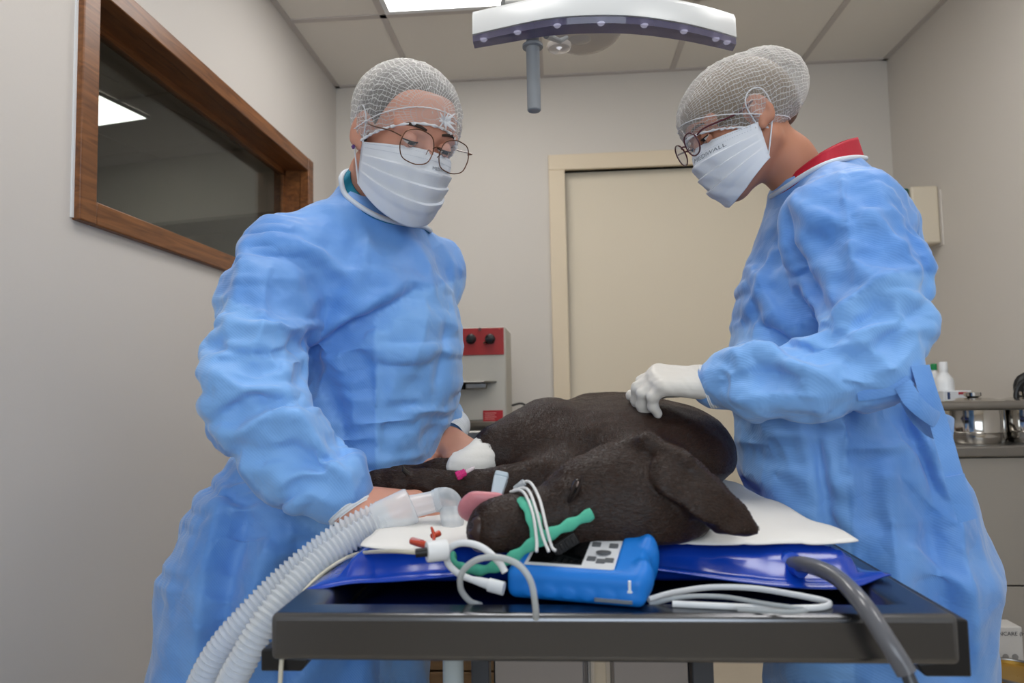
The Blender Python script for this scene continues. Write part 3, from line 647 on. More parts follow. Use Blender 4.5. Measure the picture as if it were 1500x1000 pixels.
# ================================================================== the dog
def fur_material(name, base, hi):
    m = bpy.data.materials.new(name); m.use_nodes = True; nt = m.node_tree; N = nt.nodes; L = nt.links; b = N['Principled BSDF']
    tc = N.new('ShaderNodeTexCoord'); mp = N.new('ShaderNodeMapping'); mp.inputs['Scale'].default_value = (90, 300, 260); mp.inputs['Rotation'].default_value = (0.2, 0.35, 0.5); L.new(tc.outputs['Object'], mp.inputs[0])
    nz = N.new('ShaderNodeTexNoise'); nz.inputs['Scale'].default_value = 1.6; nz.inputs['Detail'].default_value = 6; nz.inputs['Distortion'].default_value = 0.6; L.new(mp.outputs[0], nz.inputs['Vector'])
    n2 = N.new('ShaderNodeTexNoise'); n2.inputs['Scale'].default_value = 9; n2.inputs['Detail'].default_value = 3; L.new(tc.outputs['Object'], n2.inputs['Vector'])
    ad = N.new('ShaderNodeMath'); ad.operation = 'MULTIPLY_ADD'; ad.inputs[1].default_value = 0.8; L.new(nz.outputs['Fac'], ad.inputs[0])
    m2 = N.new('ShaderNodeMath'); m2.operation = 'MULTIPLY'; m2.inputs[1].default_value = 0.2; L.new(n2.outputs['Fac'], m2.inputs[0]); L.new(m2.outputs[0], ad.inputs[2])
    cr = N.new('ShaderNodeValToRGB'); cr.color_ramp.elements[0].position = 0.32; cr.color_ramp.elements[0].color = lin(base); cr.color_ramp.elements[1].position = 0.68; cr.color_ramp.elements[1].color = lin(hi)
    L.new(ad.outputs[0], cr.inputs[0]); L.new(cr.outputs[0], b.inputs['Base Color'])
    bp = N.new('ShaderNodeBump'); bp.inputs['Strength'].default_value = 0.55; bp.inputs['Distance'].default_value = 0.0022; L.new(nz.outputs['Fac'], bp.inputs['Height']); L.new(bp.outputs[0], b.inputs['Normal'])
    b.inputs['Roughness'].default_value = 0.42; b.inputs['Specular IOR Level'].default_value = 0.32; b.inputs['Sheen Weight'].default_value = 0.04; b.inputs['Sheen Roughness'].default_value = 0.4
    return m
M_fur = fur_material('chocolate_fur', '150b06', '2c190f')
A = at_y
dog = empty('dog', (0.08, 1.2, PADZ), 'chocolate brown dog lying on its side on the white pad', 'dog')
DS = Solid((-0.40, 0.62, PADZ-0.012), (0.40, 1.78, 1.12), 0.0036)
def build_dog(S):
    k = 0.03
    # trunk
    S.ell((0.095, 1.22, 0.985), (0.176, 0.22, 0.077), k=0.02)
    S.ell((0.115, 1.42, 0.978), (0.150, 0.22, 0.074), k=0.05)
    S.ell((0.135, 1.58, 0.982), (0.135, 0.14, 0.078), k=0.05)
    S.ell((-0.02, 1.10, 0.972), (0.11, 0.10, 0.060), k=0.05)                      # shoulder
    S.ell((0.19, 1.13, 0.965), (0.085, 0.12, 0.056), k=0.05)                      # withers
    # hind legs and tail
    S.chain([(0.06, 1.58, 0.975), (-0.09, 1.52, 0.965), (-0.15, 1.60, 0.94), (-0.25, 1.60, 0.935)], [0.075, 0.045, 0.024, 0.020], k=0.04, kin=0.015)
    S.chain([(0.06, 1.62, 0.955), (-0.07, 1.60, 0.935), (-0.14, 1.67, 0.928), (-0.24, 1.68, 0.926)], [0.06, 0.036, 0.02, 0.018], k=0.03, kin=0.015)
    S.chain([(0.2, 1.66, 0.95), (0.24, 1.71, 0.93), (0.22, 1.75, 0.925)], [0.028, 0.02, 0.012], k=0.02)
    # neck
    S.chain([A(950, 735, 0.86), A(965, 718, 0.95), A(925, 690, 1.06)], [0.054, 0.058, 0.074], k=0.025, kin=0.025)
    # skull, cheek, stop, muzzle
    yaw = math.radians(8); R = np.array([[math.cos(yaw), -math.sin(yaw), 0], [math.sin(yaw), math.cos(yaw), 0], [0, 0, 1]])
    S.ell(A(950, 730, 0.81), (0.082, 0.072, 0.062), R, k=0.02)
    S.ell(A(925, 770, 0.770), (0.062, 0.040, 0.036), R, k=0.03)
    S.cone(A(900, 724, 0.79), A(842, 740, 0.768), 0.054, 0.042, k=0.03)
    S.cone(A(825, 762, 0.760), A(738, 774, 0.738), 0.0345, 0.0300, k=0.014)
    S.ell(A(724, 776, 0.733), (0.028, 0.030, 0.0305), k=0.012)
    S.ell(A(775, 740, 0.752), (0.040, 0.020, 0.013), k=0.010)                     # lip roll
    S.ell(A(862, 690, 0.775), (0.026, 0.020, 0.010), R, k=0.02)                   # brow
    S.cone(A(850, 701, 0.736), A(834, 733, 0.725), 0.0040, 0.0040, k=0.007, op='s')
    # lower jaw behind the muzzle
    S.cone(A(890, 735, 0.83), A(762, 757, 0.778), 0.036, 0.015, k=0.015)
    # ear: falls over the neck to the pad
    n = np.array((0.30, -0.78, 0.55)); n /= np.linalg.norm(n)
    S.chain([A(938, 668, 0.775), A(990, 696, 0.748), A(1036, 728, 0.742), A(1074, 756, 0.744), A(1098, 774, 0.748)], [0.016, 0.029, 0.029, 0.021, 0.009], k=0.004, kin=0.01, flat=(n, 0.22))
    S.chain([A(972, 712, 0.745), A(1012, 748, 0.738), A(1052, 774, 0.738), A(1096, 782, 0.744)], [0.006, 0.006, 0.005, 0.004], k=0.006, kin=0.006)
    S.chain([A(905, 660, 0.79), A(948, 650, 0.775), A(1000, 674, 0.757), A(1052, 722, 0.748), A(1106, 774, 0.748)], [0.010, 0.0125, 0.0095, 0.007, 0.005], k=0.006, kin=0.008)
    # upper foreleg with the bandage
    S.chain([A(800, 640, 1.10), A(728, 660, 1.05), A(692, 682, 1.02), A(640, 694, 1.03), A(590, 704, 1.05), A(560, 708, 1.06)], [0.060, 0.036, 0.0205, 0.0195, 0.021, 0.022], k=0.03, kin=0.012)
    # lower foreleg and paw
    S.chain([A(830, 705, 1.0), A(740, 710, 0.975), A(690, 712, 0.975), A(625, 709, 0.985), A(585, 708, 0.99), A(555, 712, 0.99)], [0.045, 0.026, 0.0215, 0.0205, 0.0225, 0.0235], k=0.02, kin=0.01)
    for dx, dy, dz in ((-0.004, -0.012, -0.006), (-0.012, -0.002, -0.001), (-0.011, 0.008, 0.004), (0.0, 0.016, 0.004)):
        p = A(548, 713, 0.99); S.cone(p+np.array((0.02, dy*0.6, dz*0.6)), p+np.array((dx-0.012, dy, dz-0.004)), 0.010, 0.0095, k=0.004)
    p = A(597, 697, 0.975); S.cone(p, p+np.array((-0.008, 0, 0.003)), 0.007, 0.005, k=0.005)
    p = PADZ-0.001; S.plane((0, 0, p), (0, 0, -1), k=0.004)
build_dog(DS)
V, Q = DS.mesh(relax=2); Nn = normals(V, Q)
V = V+Nn*(0.0012*vnoise(V, 45, 2)+0.0006*vnoise(V, 110, 9))[:, None]
body = big_mesh('body', V, Q, M_fur, dog)
# the short coat: strands that lie along the body, from the nose back and down the legs
def coat(V, Q, N, count, length):
    a, b_, c, d = (V[Q[:, k]] for k in range(4)); ar = np.linalg.norm(np.cross(c-a, d-b_), axis=1); fn = N[Q].mean(1); fc = V[Q].mean(1)
    ok = (fn[:, 2] > -0.55) & ~((fc[:, 1] > 1.35) & (fn[:, 1] > 0.2)); w_ = ar*ok; w_ /= w_.sum(); rg = np.random.default_rng(5); q = rg.choice(len(Q), count, p=w_)
    u, v = rg.uniform(size=(2, count, 1)); P = (a[q]*(1-u)+b_[q]*u)*(1-v)+(d[q]*(1-u)+c[q]*u)*v; n = fn[q]
    head = np.clip((0.95-P[:, 1])/0.12, 0, 1)[:, None]; leg = np.clip((-0.09-P[:, 0])/0.06, 0, 1)[:, None]*(1-head)
    fl = head*np.array((0.95, 0.25, -0.12))+leg*np.array((-1.0, 0, 0))+(1-head)*(1-leg)*np.array((0.0, 0.9, -0.25))
    fl = fl+0.35*np.stack([vnoise(P, 14, 30+k) for k in range(3)], 1)+0.12*rg.normal(size=(count, 3)); fl -= n*np.sum(fl*n, 1)[:, None]; fl /= np.linalg.norm(fl, axis=1)[:, None]+1e-6
    L = length*rg.uniform(0.6, 1.2, (count, 1))*(1-0.45*head); p1 = P+L*0.5*(fl*0.97+n*0.14); p2 = p1+L*0.5*(fl*0.98+n*0.02)
    cu = bpy.data.hair_curves.new('fur'); cu.add_curves([3]*count); cu.points.foreach_set('position', np.stack([P-n*0.0005, p1, p2], 1).astype(np.float32).ravel())
    cu.points.foreach_set('radius', np.tile(np.array((0.00026, 0.00020, 0.00005), np.float32), count)); m = bpy.data.materials.new('fur_strands'); m.use_nodes = True; nt = m.node_tree; pb = nt.nodes['Principled BSDF']
    hi_ = nt.nodes.new('ShaderNodeHairInfo'); rp = nt.nodes.new('ShaderNodeValToRGB'); rp.color_ramp.elements[0].color = lin('1d0f07'); rp.color_ramp.elements[1].color = lin('3f2314'); nt.links.new(hi_.outputs['Random'], rp.inputs[0]); nt.links.new(rp.outputs[0], pb.inputs['Base Color'])
    pb.inputs['Roughness'].default_value = 0.3; pb.inputs['Specular IOR Level'].default_value = 0.42; cu.materials.append(m)
    o = bpy.data.objects.new('fur', cu); col.objects.link(o); set_parent(o, dog); o['kind'] = 'stuff'; return o
coat(V, Q, normals(V, Q), 190000, 0.0062)
# eye, nose, tongue, claws
M_eye = mat('dog_eye', '20110b', 0.08, coat=0.6)
def ball(name, c, r, m, parent, R=None, n=20, k=14):
    b = MB(); th = np.linspace(0, math.pi, k); Rm = np.eye(3) if R is None else np.asarray(R); V = []
    r = np.broadcast_to(np.asarray(r, float), (3,))
    for t in th:
        for i in range(n):
            a = 2*math.pi*i/n; v = np.array((math.sin(t)*math.cos(a), math.sin(t)*math.sin(a), math.cos(t)))*r; V.append(np.asarray(c)+Rm@v)
    F = [(i*n+j, (i+1)*n+j, (i+1)*n+(j+1) % n, i*n+(j+1) % n) for i in range(k-1) for j in range(n)]
    b.add(V, F); return b.build(name, m, parent, smooth=True, angle=80)
e0 = A(842, 716, 0.7275)
eye = ball('eye', e0+np.array((0, 0.0085, 0)), (0.0045, 0.0055, 0.0105), M_eye, dog, np.asarray(Matrix.Rotation(0.42, 3, 'Y')))
sl = A(846, 709, 0.7262); ball('eye_white', sl, (0.0010, 0.0010, 0.0035), mat('dog_sclera', '8d7a74', 0.15), eye, np.asarray(Matrix.Rotation(0.35, 3, 'Y')))
lidm = mat('dog_lid', '1c0f0b', 0.75)
for s in (-1, 1):
    MB().tube(smooth_path([A(853, 696, 0.735), A(846+s*3.6, 712, 0.7280), A(838+s*3.0, 727, 0.7270), A(831, 739, 0.731)], 14), [0.0008+0.0010*math.sin(math.pi*i/13) for i in range(14)], 8).build('eyelid', lidm, dog, smooth=True)
ns = Solid(A(700, 780, 0.72)-0.04, A(700, 780, 0.72)+0.04, 0.0013)
c = A(704, 779, 0.716); ns.ell(c, (0.013, 0.011, 0.017), k=0.004)
for dz in (-0.007, 0.007): ns.ell(c+np.array((-0.011, -0.003, dz)), (0.005, 0.006, 0.0035), k=0.003, op='s')
V, Q = ns.mesh(2); big_mesh('nose', V, Q, mat('dog_nose_brown', '33211d', 0.35, bump=(500, 0.4, 0.0006)), dog)
tg = Solid(A(705, 740, 0.775)-0.07, A(705, 740, 0.775)+0.07, 0.002)
tg.chain([A(752, 752, 0.765), A(724, 745, 0.765), A(700, 742, 0.765), A(692, 748, 0.763)], [0.015, 0.0225, 0.0210, 0.0165], k=0.006, kin=0.006, flat=(np.array((0.0, 0.8, 0.6)), 0.45))
V, Q = tg.mesh(3); big_mesh('tongue', V, Q, mat('tongue_pink', 'c98088', 0.35, bump=(350, 0.3, 0.0006), sss=0.1), dog)
for px_, py_, dx in ((527, 716, -0.008), (529, 708, -0.008), (534, 702, -0.008)):
    p = A(px_+6, py_, 0.985); MB().tube([p, p+np.array((-0.008, -0.002, -0.002)), p+np.array((-0.014, -0.003, -0.007))], [0.0035, 0.003, 0.0008], 8).build('claw', mat('claw_dark', '17120f', 0.3), dog, smooth=True)
p = A(598, 694, 0.965); MB().tube([p, p+np.array((-0.006, -0.002, 0.006)), p+np.array((-0.007, -0.002, 0.012))], [0.004, 0.003, 0.0008], 8).build('claw', mat('claw_dark', '17120f'), dog, smooth=True)

# bandage round the foreleg and its catheter port
bd = empty('leg_bandage', A(690, 682, 1.02), 'white adhesive bandage wrapped round the dog foreleg', 'bandage')
ax = smooth_path([A(668, 688, 1.024), A(690, 682, 1.02), A(716, 668, 1.04)], 16); rr = np.linspace(0.0250, 0.0335, 16)
def wrap(ax, rr, n=48):
    T = np.gradient(ax, axis=0); T /= np.linalg.norm(T, axis=1)[:, None]; V = []; F = []; m = len(ax)
    for i in range(m):
        up = np.array((0, 0, 1.0)); up -= T[i]*(up@T[i]); up /= np.linalg.norm(up); sd = np.cross(T[i], up)
        for j in range(n):
            a = 2*math.pi*j/n; r_ = rr[i]*(1+0.02*math.sin(5*a+i*0.7)+0.012*math.sin(11*a-i))
            off = T[i]*(0.004*math.sin(3*a+1)*(1 if i in (0, m-1) else 0)) + (T[i]*0.010+up*0.006)*(1 if (i == m-1 and abs(j-n*0.02) < 2) else 0)
            V.append(ax[i]+r_*(math.cos(a)*up+math.sin(a)*sd)+off)
    for i in range(m-1):
        for j in range(n): F.append((i*n+j, i*n+(j+1) % n, (i+1)*n+(j+1) % n, (i+1)*n+j))
    return V, F
V, F = wrap(ax, rr); o = link_mesh('wrap', V, F, mat('bandage_white', 'dfdcd6', 0.8, bump=(250, 0.3, 0.0008)), bd); sm = o.modifiers.new('thick', 'SOLIDIFY'); sm.thickness = 0.0012
pc = A(676, 694, 0.945); Mx = Matrix.Translation(pc) @ frame_to(A(690, 688, 0.95)-A(668, 699, 0.945))
MB().lathe([(0.0045, -0.008), (0.0062, -0.007), (0.0062, -0.001), (0.0052, 0), (0.0052, 0.006), (0.003, 0.007)], 8, Mx).build('port_cap', mat('catheter_pink', 'c2186c', 0.3), bd, smooth=True, angle=30)
MB().lathe([(0.0028, 0.006), (0.0028, 0.014), (0.0018, 0.02)], 12, Mx).build('cannula_hub', see_through('clear_hub', 'e8d8dc', 0.4), bd, smooth=True)

# ================================================================== the people
def skin_material(name, base):
    m = mat(name, base, 0.5, bump=(260, 0.12, 0.0006), var=(18, 0.07), sss=0.08); return m
def gown_material():
    m = bpy.data.materials.new('gown_blue_nonwoven'); m.use_nodes = True; nt = m.node_tree; N = nt.nodes; L = nt.links; b = N['Principled BSDF']
    b.inputs['Roughness'].default_value = 0.52; b.inputs['Specular IOR Level'].default_value = 0.35; b.inputs['Sheen Weight'].default_value = 0.35
    tc = N.new('ShaderNodeTexCoord')
    nz = N.new('ShaderNodeTexNoise'); nz.inputs['Scale'].default_value = 14; nz.inputs['Detail'].default_value = 6; L.new(tc.outputs['Object'], nz.inputs['Vector'])
    cr = N.new('ShaderNodeValToRGB'); cr.color_ramp.elements[0].position = 0.3; cr.color_ramp.elements[0].color = lin('5a94e0'); cr.color_ramp.elements[1].position = 0.75; cr.color_ramp.elements[1].color = lin('76aaec')
    L.new(nz.outputs['Fac'], cr.inputs[0])
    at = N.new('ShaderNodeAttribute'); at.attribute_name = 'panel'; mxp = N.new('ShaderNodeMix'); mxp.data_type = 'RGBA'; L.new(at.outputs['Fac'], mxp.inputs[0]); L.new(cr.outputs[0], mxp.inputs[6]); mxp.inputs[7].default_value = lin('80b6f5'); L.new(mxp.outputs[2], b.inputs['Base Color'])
    # pressed weave: two crossed fine ripples, and a crinkled relief
    wv = N.new('ShaderNodeTexWave'); wv.bands_direction = 'DIAGONAL'; wv.inputs['Scale'].default_value = 130; wv.inputs['Distortion'].default_value = 1.5; L.new(tc.outputs['Object'], wv.inputs['Vector'])
    vo = N.new('ShaderNodeTexVoronoi'); vo.feature = 'DISTANCE_TO_EDGE'; vo.inputs['Scale'].default_value = 16; 
    wn = N.new('ShaderNodeTexNoise'); wn.inputs['Scale'].default_value = 7; wn.inputs['Detail'].default_value = 4
    mxv = N.new('ShaderNodeMix'); mxv.data_type = 'VECTOR'; mxv.inputs[0].default_value = 0.12
    L.new(tc.outputs['Object'], wn.inputs['Vector']); L.new(tc.outputs['Object'], mxv.inputs[4]); L.new(wn.outputs['Color'], mxv.inputs[5]); L.new(mxv.outputs[1], vo.inputs['Vector'])
    mr = N.new('ShaderNodeMapRange'); mr.inputs[1].default_value = 0.0; mr.inputs[2].default_value = 0.35; L.new(vo.outputs['Distance'], mr.inputs[0])
    b1 = N.new('ShaderNodeBump'); b1.inputs['Strength'].default_value = 0.25; b1.inputs['Distance'].default_value = 0.006; L.new(mr.outputs[0], b1.inputs['Height'])
    b2 = N.new('ShaderNodeBump'); b2.inputs['Strength'].default_value = 0.18; b2.inputs['Distance'].default_value = 0.0006; L.new(wv.outputs['Fac'], b2.inputs['Height']); L.new(b1.outputs[0], b2.inputs['Normal'])
    n3 = N.new('ShaderNodeTexNoise'); n3.inputs['Scale'].default_value = 40; n3.inputs['Detail'].default_value = 5; L.new(tc.outputs['Object'], n3.inputs['Vector'])
    b3 = N.new('ShaderNodeBump'); b3.inputs['Strength'].default_value = 0.35; b3.inputs['Distance'].default_value = 0.002; L.new(n3.outputs['Fac'], b3.inputs['Height']); L.new(b2.outputs[0], b3.inputs['Normal'])
    L.new(b3.outputs[0], b.inputs['Normal'])
    tr = N.new('ShaderNodeBsdfTranslucent'); tr.inputs[0].default_value = lin('76aaec'); ms = N.new('ShaderNodeMixShader'); ms.inputs[0].default_value = 0.06
    L.new(b.outputs[0], ms.inputs[1]); L.new(tr.outputs[0], ms.inputs[2]); L.new(ms.outputs[0], N['Material Output'].inputs[0])
    return m
M_gown = gown_material()
M_cuff = mat('knit_cuff_white', 'dcdfe2', 0.8, bump=(300, 0.4, 0.001))
M_bind = mat('gown_binding_white', 'd4dbe4', 0.7)
M_mask = mat('mask_white', 'dfe3ea', 0.7, bump=(500, 0.1, 0.0004), transl=0.1)
M_lens = see_through('spectacle_lens', 'cfd4dc', 0.93, 0.03)

def tri(x): return np.abs(2*(x-np.floor(x))-1)
def crumple(P, seed, n=10, f0=9, sharp=2.2):
    """sum of sharp warped folds, like creased paper cloth; about -1..1"""
    rg = np.random.default_rng(seed); out = np.zeros(len(P))
    for i in range(n):
        d = rg.normal(size=3); d /= np.linalg.norm(d); fr = f0*rg.uniform(0.6, 1.8)
        ph = P@d*fr+0.8*vnoise(P, 5.0, seed+i)+rg.uniform()
        msk = np.clip(vnoise(P, 5.5, seed+50+i)*2.2, 0, 1)
        out += msk*((1-tri(ph))**sharp)*rg.choice([-1, 1])*(f0/fr)
    return out
def folds(P, segs):
    """ridges along given lines: (a, b, width, height)"""
    out = np.zeros(len(P))
    for a, b, w_, h_ in segs:
        a = np.asarray(a); b = np.asarray(b); ba = b-a; t = np.clip((P-a)@ba/(ba@ba), 0, 1); d = np.linalg.norm(P-a-t[:, None]*ba, axis=1)
        out += h_*np.exp(-np.abs(d/w_)**1.5)*np.sin(np.pi*np.clip(t*0.9+0.05, 0, 1))**0.6
    return out

def hand(S, wrist, fdir, back, thumb, sc=1.0, curl=(20, 30, 25), spread=0.3, grow=0.0, thumb_dir=None, curls=None, arm=None):
    f = np.asarray(fdir, float); f /= np.linalg.norm(f); n = np.asarray(back, float); n -= f*(n@f); n /= np.linalg.norm(n); s = np.cross(f, n)*thumb
    W = np.asarray(wrist, float); g = grow
    offs = (0.030, 0.0105, -0.0105, -0.029); lens = (0.072, 0.080, 0.074, 0.058); kn = (0.088, 0.092, 0.087, 0.078); rad = (0.0095, 0.0098, 0.0092, 0.0082)
    fa = f if arm is None else np.asarray(arm)/np.linalg.norm(arm); S.cone(W-fa*0.05*sc, W+f*0.01*sc, 0.026*sc+g, 0.024*sc+g, k=0.012, flat=(n, 0.78))
    for i in range(4):
        K = W+(f*kn[i]+s*offs[i]+n*0.004)*sc
        S.cone(W+s*offs[i]*0.55*sc, K, 0.0165*sc+g, 0.0125*sc+g, k=0.014)
        d = f+s*offs[i]*spread*8; d /= np.linalg.norm(d); p = K; cu = curls[i] if curls else curl; ang_ = 0
        for j, fr in enumerate((0.45, 0.31, 0.24)):
            ang_ += math.radians(cu[j]); dd = d*math.cos(ang_)-n*math.sin(ang_); q = p+dd*lens[i]*fr*sc
            S.cone(p, q, (rad[i]-0.0006*j)*sc+g, (rad[i]-0.0006*(j+1))*sc+g, k=0.004 if j else 0.007); p = q
    td = np.asarray(thumb_dir if thumb_dir is not None else (f*0.62+s*0.75-n*0.2)); td = td/np.linalg.norm(td)
    p0 = W+(f*0.018+s*0.02)*sc; p1 = p0+td*0.048*sc; p2 = p1+(td*0.75+f*0.65)/1.0*0.034*sc; p3 = p2+(td*0.45+f*0.8)*0.026*sc
    S.cone(p0, p1, 0.0175*sc+g, 0.0125*sc+g, k=0.014); S.cone(p1, p2, 0.0118*sc+g, 0.0105*sc+g, k=0.006); S.cone(p2, p3, 0.0105*sc+g, 0.0085*sc+g, k=0.004)
    return S

class Head:
    """local frame: x to the person's right, y ahead, z up"""
    def __init__(s, c, fwd, roll=0.0, scale=1.0):
        s.k = scale
        f = np.asarray(fwd, float); f /= np.linalg.norm(f); r = np.cross(f, (0, 0, 1.0)); r /= np.linalg.norm(r); u = np.cross(r, f)
        r2 = math.cos(roll)*r+math.sin(roll)*u; u2 = -math.sin(roll)*r+math.cos(roll)*u
        s.R = np.stack([r2, f, u2], 1); s.c = np.asarray(c, float)
    def w(s, P): return np.asarray(P, float)@s.R.T*s.k+s.c
    def l(s, P): return (np.asarray(P, float)-s.c)@s.R/s.k
    def M(s): m = Matrix.Identity(4); [m.__setitem__(i, tuple(s.R[i])+(s.c[i],)) for i in range(3)]; return m
    def mb(s, b, name, m, parent, **kw):
        b.V = [tuple(v) for v in s.w(b.V)]; return b.build(name, m, parent, **kw)

def head_solid(h, neck_pts, neck_r):
    S = Solid((-0.12, -0.16, -0.26), (0.12, 0.14, 0.14), 0.0028)
    S.ell((0, -0.012, 0.028), (0.073, 0.093, 0.083), k=0.01); S.ell((0, 0.034, 0.032), (0.061, 0.052, 0.058), k=0.02)
    S.ell((0, 0.030, -0.045), (0.057, 0.055, 0.074), k=0.025)
    for x in (-1, 1):
        S.cone((x*0.052, -0.012, -0.055), (x*0.012, 0.064, -0.108), 0.020, 0.018, k=0.02); S.ell((x*0.040, 0.050, -0.026), (0.018, 0.016, 0.016), k=0.02)
        S.cone((x*0.013, 0.083, 0.024), (x*0.050, 0.066, 0.022), 0.009, 0.008, k=0.012)
        S.ell((x*0.031, 0.096, 0.003), (0.017, 0.014, 0.0105), k=0.010, op='s')
    S.cone((0, 0.083, 0.012), (0, 0.100, -0.030), 0.0075, 0.0110, k=0.008)
    for x in (-1, 1):
        S.ell((x*0.012, 0.092, -0.034), (0.008, 0.010, 0.008), k=0.005)
        er = np.asarray(Matrix.Rotation(x*0.32, 3, 'Z') @ Matrix.Rotation(-0.22, 3, 'X'))
        S.ell((x*0.078, -0.010, -0.006), (0.0075, 0.019, 0.031), er, k=0.006); S.ell((x*0.087, -0.008, -0.006), (0.006, 0.011, 0.019), er, k=0.004, op='s')
        S.ell((x*0.075, 0.000, -0.032), (0.006, 0.008, 0.009), k=0.005)
    S.ell((0, 0.088, -0.060), (0.024, 0.010, 0.009), k=0.006); S.ell((0, 0.076, -0.104), (0.022, 0.018, 0.017), k=0.012)
    nl = h.l(neck_pts); S.chain([(0, -0.022, -0.045)]+[tuple(p) for p in nl], [0.050]+list(neck_r), k=0.03, kin=0.02)
    V, Q = S.mesh(2); return h.w(V), Q

def face_details(h, person, brow, iris, lid, gaze=-25, open_top=-4, open_bot=-30):
    for x in (-1, 1):
        c = np.array((x*0.031, 0.0765, 0.003)); r = 0.0122
        def patch(rad, a0, a1, b0, b1, na=10, nb=16):
            V = []; F = []
            for i in range(na):
                a = math.radians(a0+(a1-a0)*i/(na-1))
                for j in range(nb):
                    bb = math.radians(b0+(b1-b0)*j/(nb-1)); V.append(c+rad*np.array((math.sin(bb), math.cos(bb)*math.cos(a), math.cos(bb)*math.sin(a))))
            F = [(i*nb+j, i*nb+j+1, (i+1)*nb+j+1, (i+1)*nb+j) for i in range(na-1) for j in range(nb-1)]
            b = MB(); b.add(V, F); return b
        e = h.mb(patch(r, -75, 75, -80, 80, 16, 20), 'eye', mat('eye_white', 'c9c4c0', 0.2), person, smooth=True)
        ga = math.radians(gaze); d = np.array((0, math.cos(ga), math.sin(ga))); b = MB(); b.lathe([(0.0058, 0), (0.0055, 0.0008), (0.001, 0.0016)], 20, Matrix.Translation(c+d*(r-0.0010)) @ frame_to(d))
        h.mb(b, 'iris', iris, e, smooth=True)
        h.mb(patch(r*1.09, open_top, 105, -84, 84, 12, 20), 'eyelid', lid, person, smooth=True); h.mb(patch(r*1.07, open_bot, -105, -84, 84, 8, 20), 'eyelid', lid, person, smooth=True)
        a = math.radians(open_top); P = [c+r*1.12*np.array((math.sin(q), math.cos(q)*math.cos(a), math.cos(q)*math.sin(a))) for q in np.linspace(-1.25, 1.25, 16)]
        b = MB(); b.tube(P, 0.0011, 6); h.mb(b, 'eyelashes', mat('lash_dark', '1c1512', 0.6), person, smooth=True)
        bp = smooth_path([(x*0.014, 0.0935, 0.0245), (x*0.026, 0.0918, 0.0270), (x*0.040, 0.0832, 0.0265), (x*0.051, 0.0720, 0.0205)], 16)
        b = MB(); b.tube(bp, [0.0010+0.0016*math.sin(math.pi*min(1, (i+3)/18)) for i in range(16)], 8, flat=(1.0, 0.4), up=(0, 0, 1)); h.mb(b, 'eyebrow', brow, person, smooth=True)

def mask_pt(u, v):
    """u -1..1 from the person's left to right ear, v 0..1 top to bottom"""
    th = u*math.radians(80); au = abs(u)
    zc = np.interp(v, [0, 0.3, 0.7, 1], [-0.004, -0.035, -0.092, -0.129]); zs = np.interp(v, [0, 1], [-0.024, -0.090])
    yc = np.interp(v, [0, 0.10, 0.30, 0.5, 0.75, 1.0], [0.096, 0.104, 0.114, 0.112, 0.107, 0.092])
    ys = 0.004+0.012*v; xs = 0.0745-0.004*v
    pinch = math.exp(-((au-0.30)/0.13)**2)*math.exp(-v/0.22)*0.007
    x = xs*math.sin(th)/math.sin(math.radians(80)); cth = (math.cos(th)-math.cos(math.radians(80)))/(1-math.cos(math.radians(80)))
    y = ys+(yc-ys)*cth**0.78-pinch; z = zc+(zs-zc)*au**1.7
    pl = 0.0
    for k, v0 in enumerate((0.27, 0.46, 0.65)):
        q = (v-v0)/0.16
        if 0 <= q < 1: pl += 0.0048*(1-q)*(1-au**4)
    crk = 0.0022*math.sin(14*u+9*v)*math.sin(7*v+3*u)*min(1, 4*(1-au))
    return np.array((x, y+(pl+crk)*max(0.2, cth), z+0.0)) + np.array((math.sin(th)*pl, 0, 0))
def make_mask(h, person, text, tu, tv, tsize, label=None):
    nu, nv = 61, 57; V = []; uv = []
    for j in range(nv):
        for i in range(nu): V.append(mask_pt(-1+2*i/(nu-1), j/(nv-1)))
    F = [(j*nu+i, j*nu+i+1, (j+1)*nu+i+1, (j+1)*nu+i) for j in range(nv-1) for i in range(nu-1)]
    b = MB(); b.add(V, F); mk = h.mb(b, 'face_mask', M_mask, person, smooth=True, angle=60); mk['label'] = label or 'white pleated surgical face mask'
    sd = mk.modifiers.new('thick', 'SOLIDIFY'); sd.thickness = 0.0011; sd.offset = 1
    for s in (-1, 1):
        top, bot = mask_pt(s*0.985, 0.02), mask_pt(s*0.985, 0.98)
        pts = smooth_path([top+np.array((s*0.001, 0, 0)), (s*0.0805, 0.012, 0.012), (s*0.083, -0.004, 0.030), (s*0.082, -0.026, 0.024), (s*0.079, -0.030, -0.006), (s*0.077, -0.016, -0.036), bot+np.array((s*0.001, 0, 0))], 40)
        b = MB(); b.tube(pts, 0.0013, 6); h.mb(b, 'ear_loop', M_mask, mk, smooth=True)
    # stitched seams along the top and the side edges
    for v0 in (0.035, 0.12):
        b = MB()
        for i in range(70):
            u = -0.94+1.88*i/69; p = mask_pt(u, v0); q = mask_pt(u+0.012, v0); n_ = np.array((math.sin(u*1.4), math.cos(u*1.4), 0))*0.0014; b.tube([p+n_, q+n_], 0.00035, 4)
        h.mb(b, 'stitching', mat('stitch_grey', 'aab4c2', 0.7), mk)
    # lettering printed near the upper edge, following the mask
    tV, tF = text_mesh(text, 1.0); out = []
    for x, y, z in tV:
        u = tu-x*tsize/0.10; v = tv-y*tsize/0.13; p = mask_pt(u, v); n_ = np.array((math.sin(u*1.4), math.cos(u*1.4), 0)); out.append(p+n_*0.0019)
    b = MB(); b.add(out, tF); h.mb(b, 'lettering', mat('mask_print', '6f7680', 0.7), mk)
    return mk

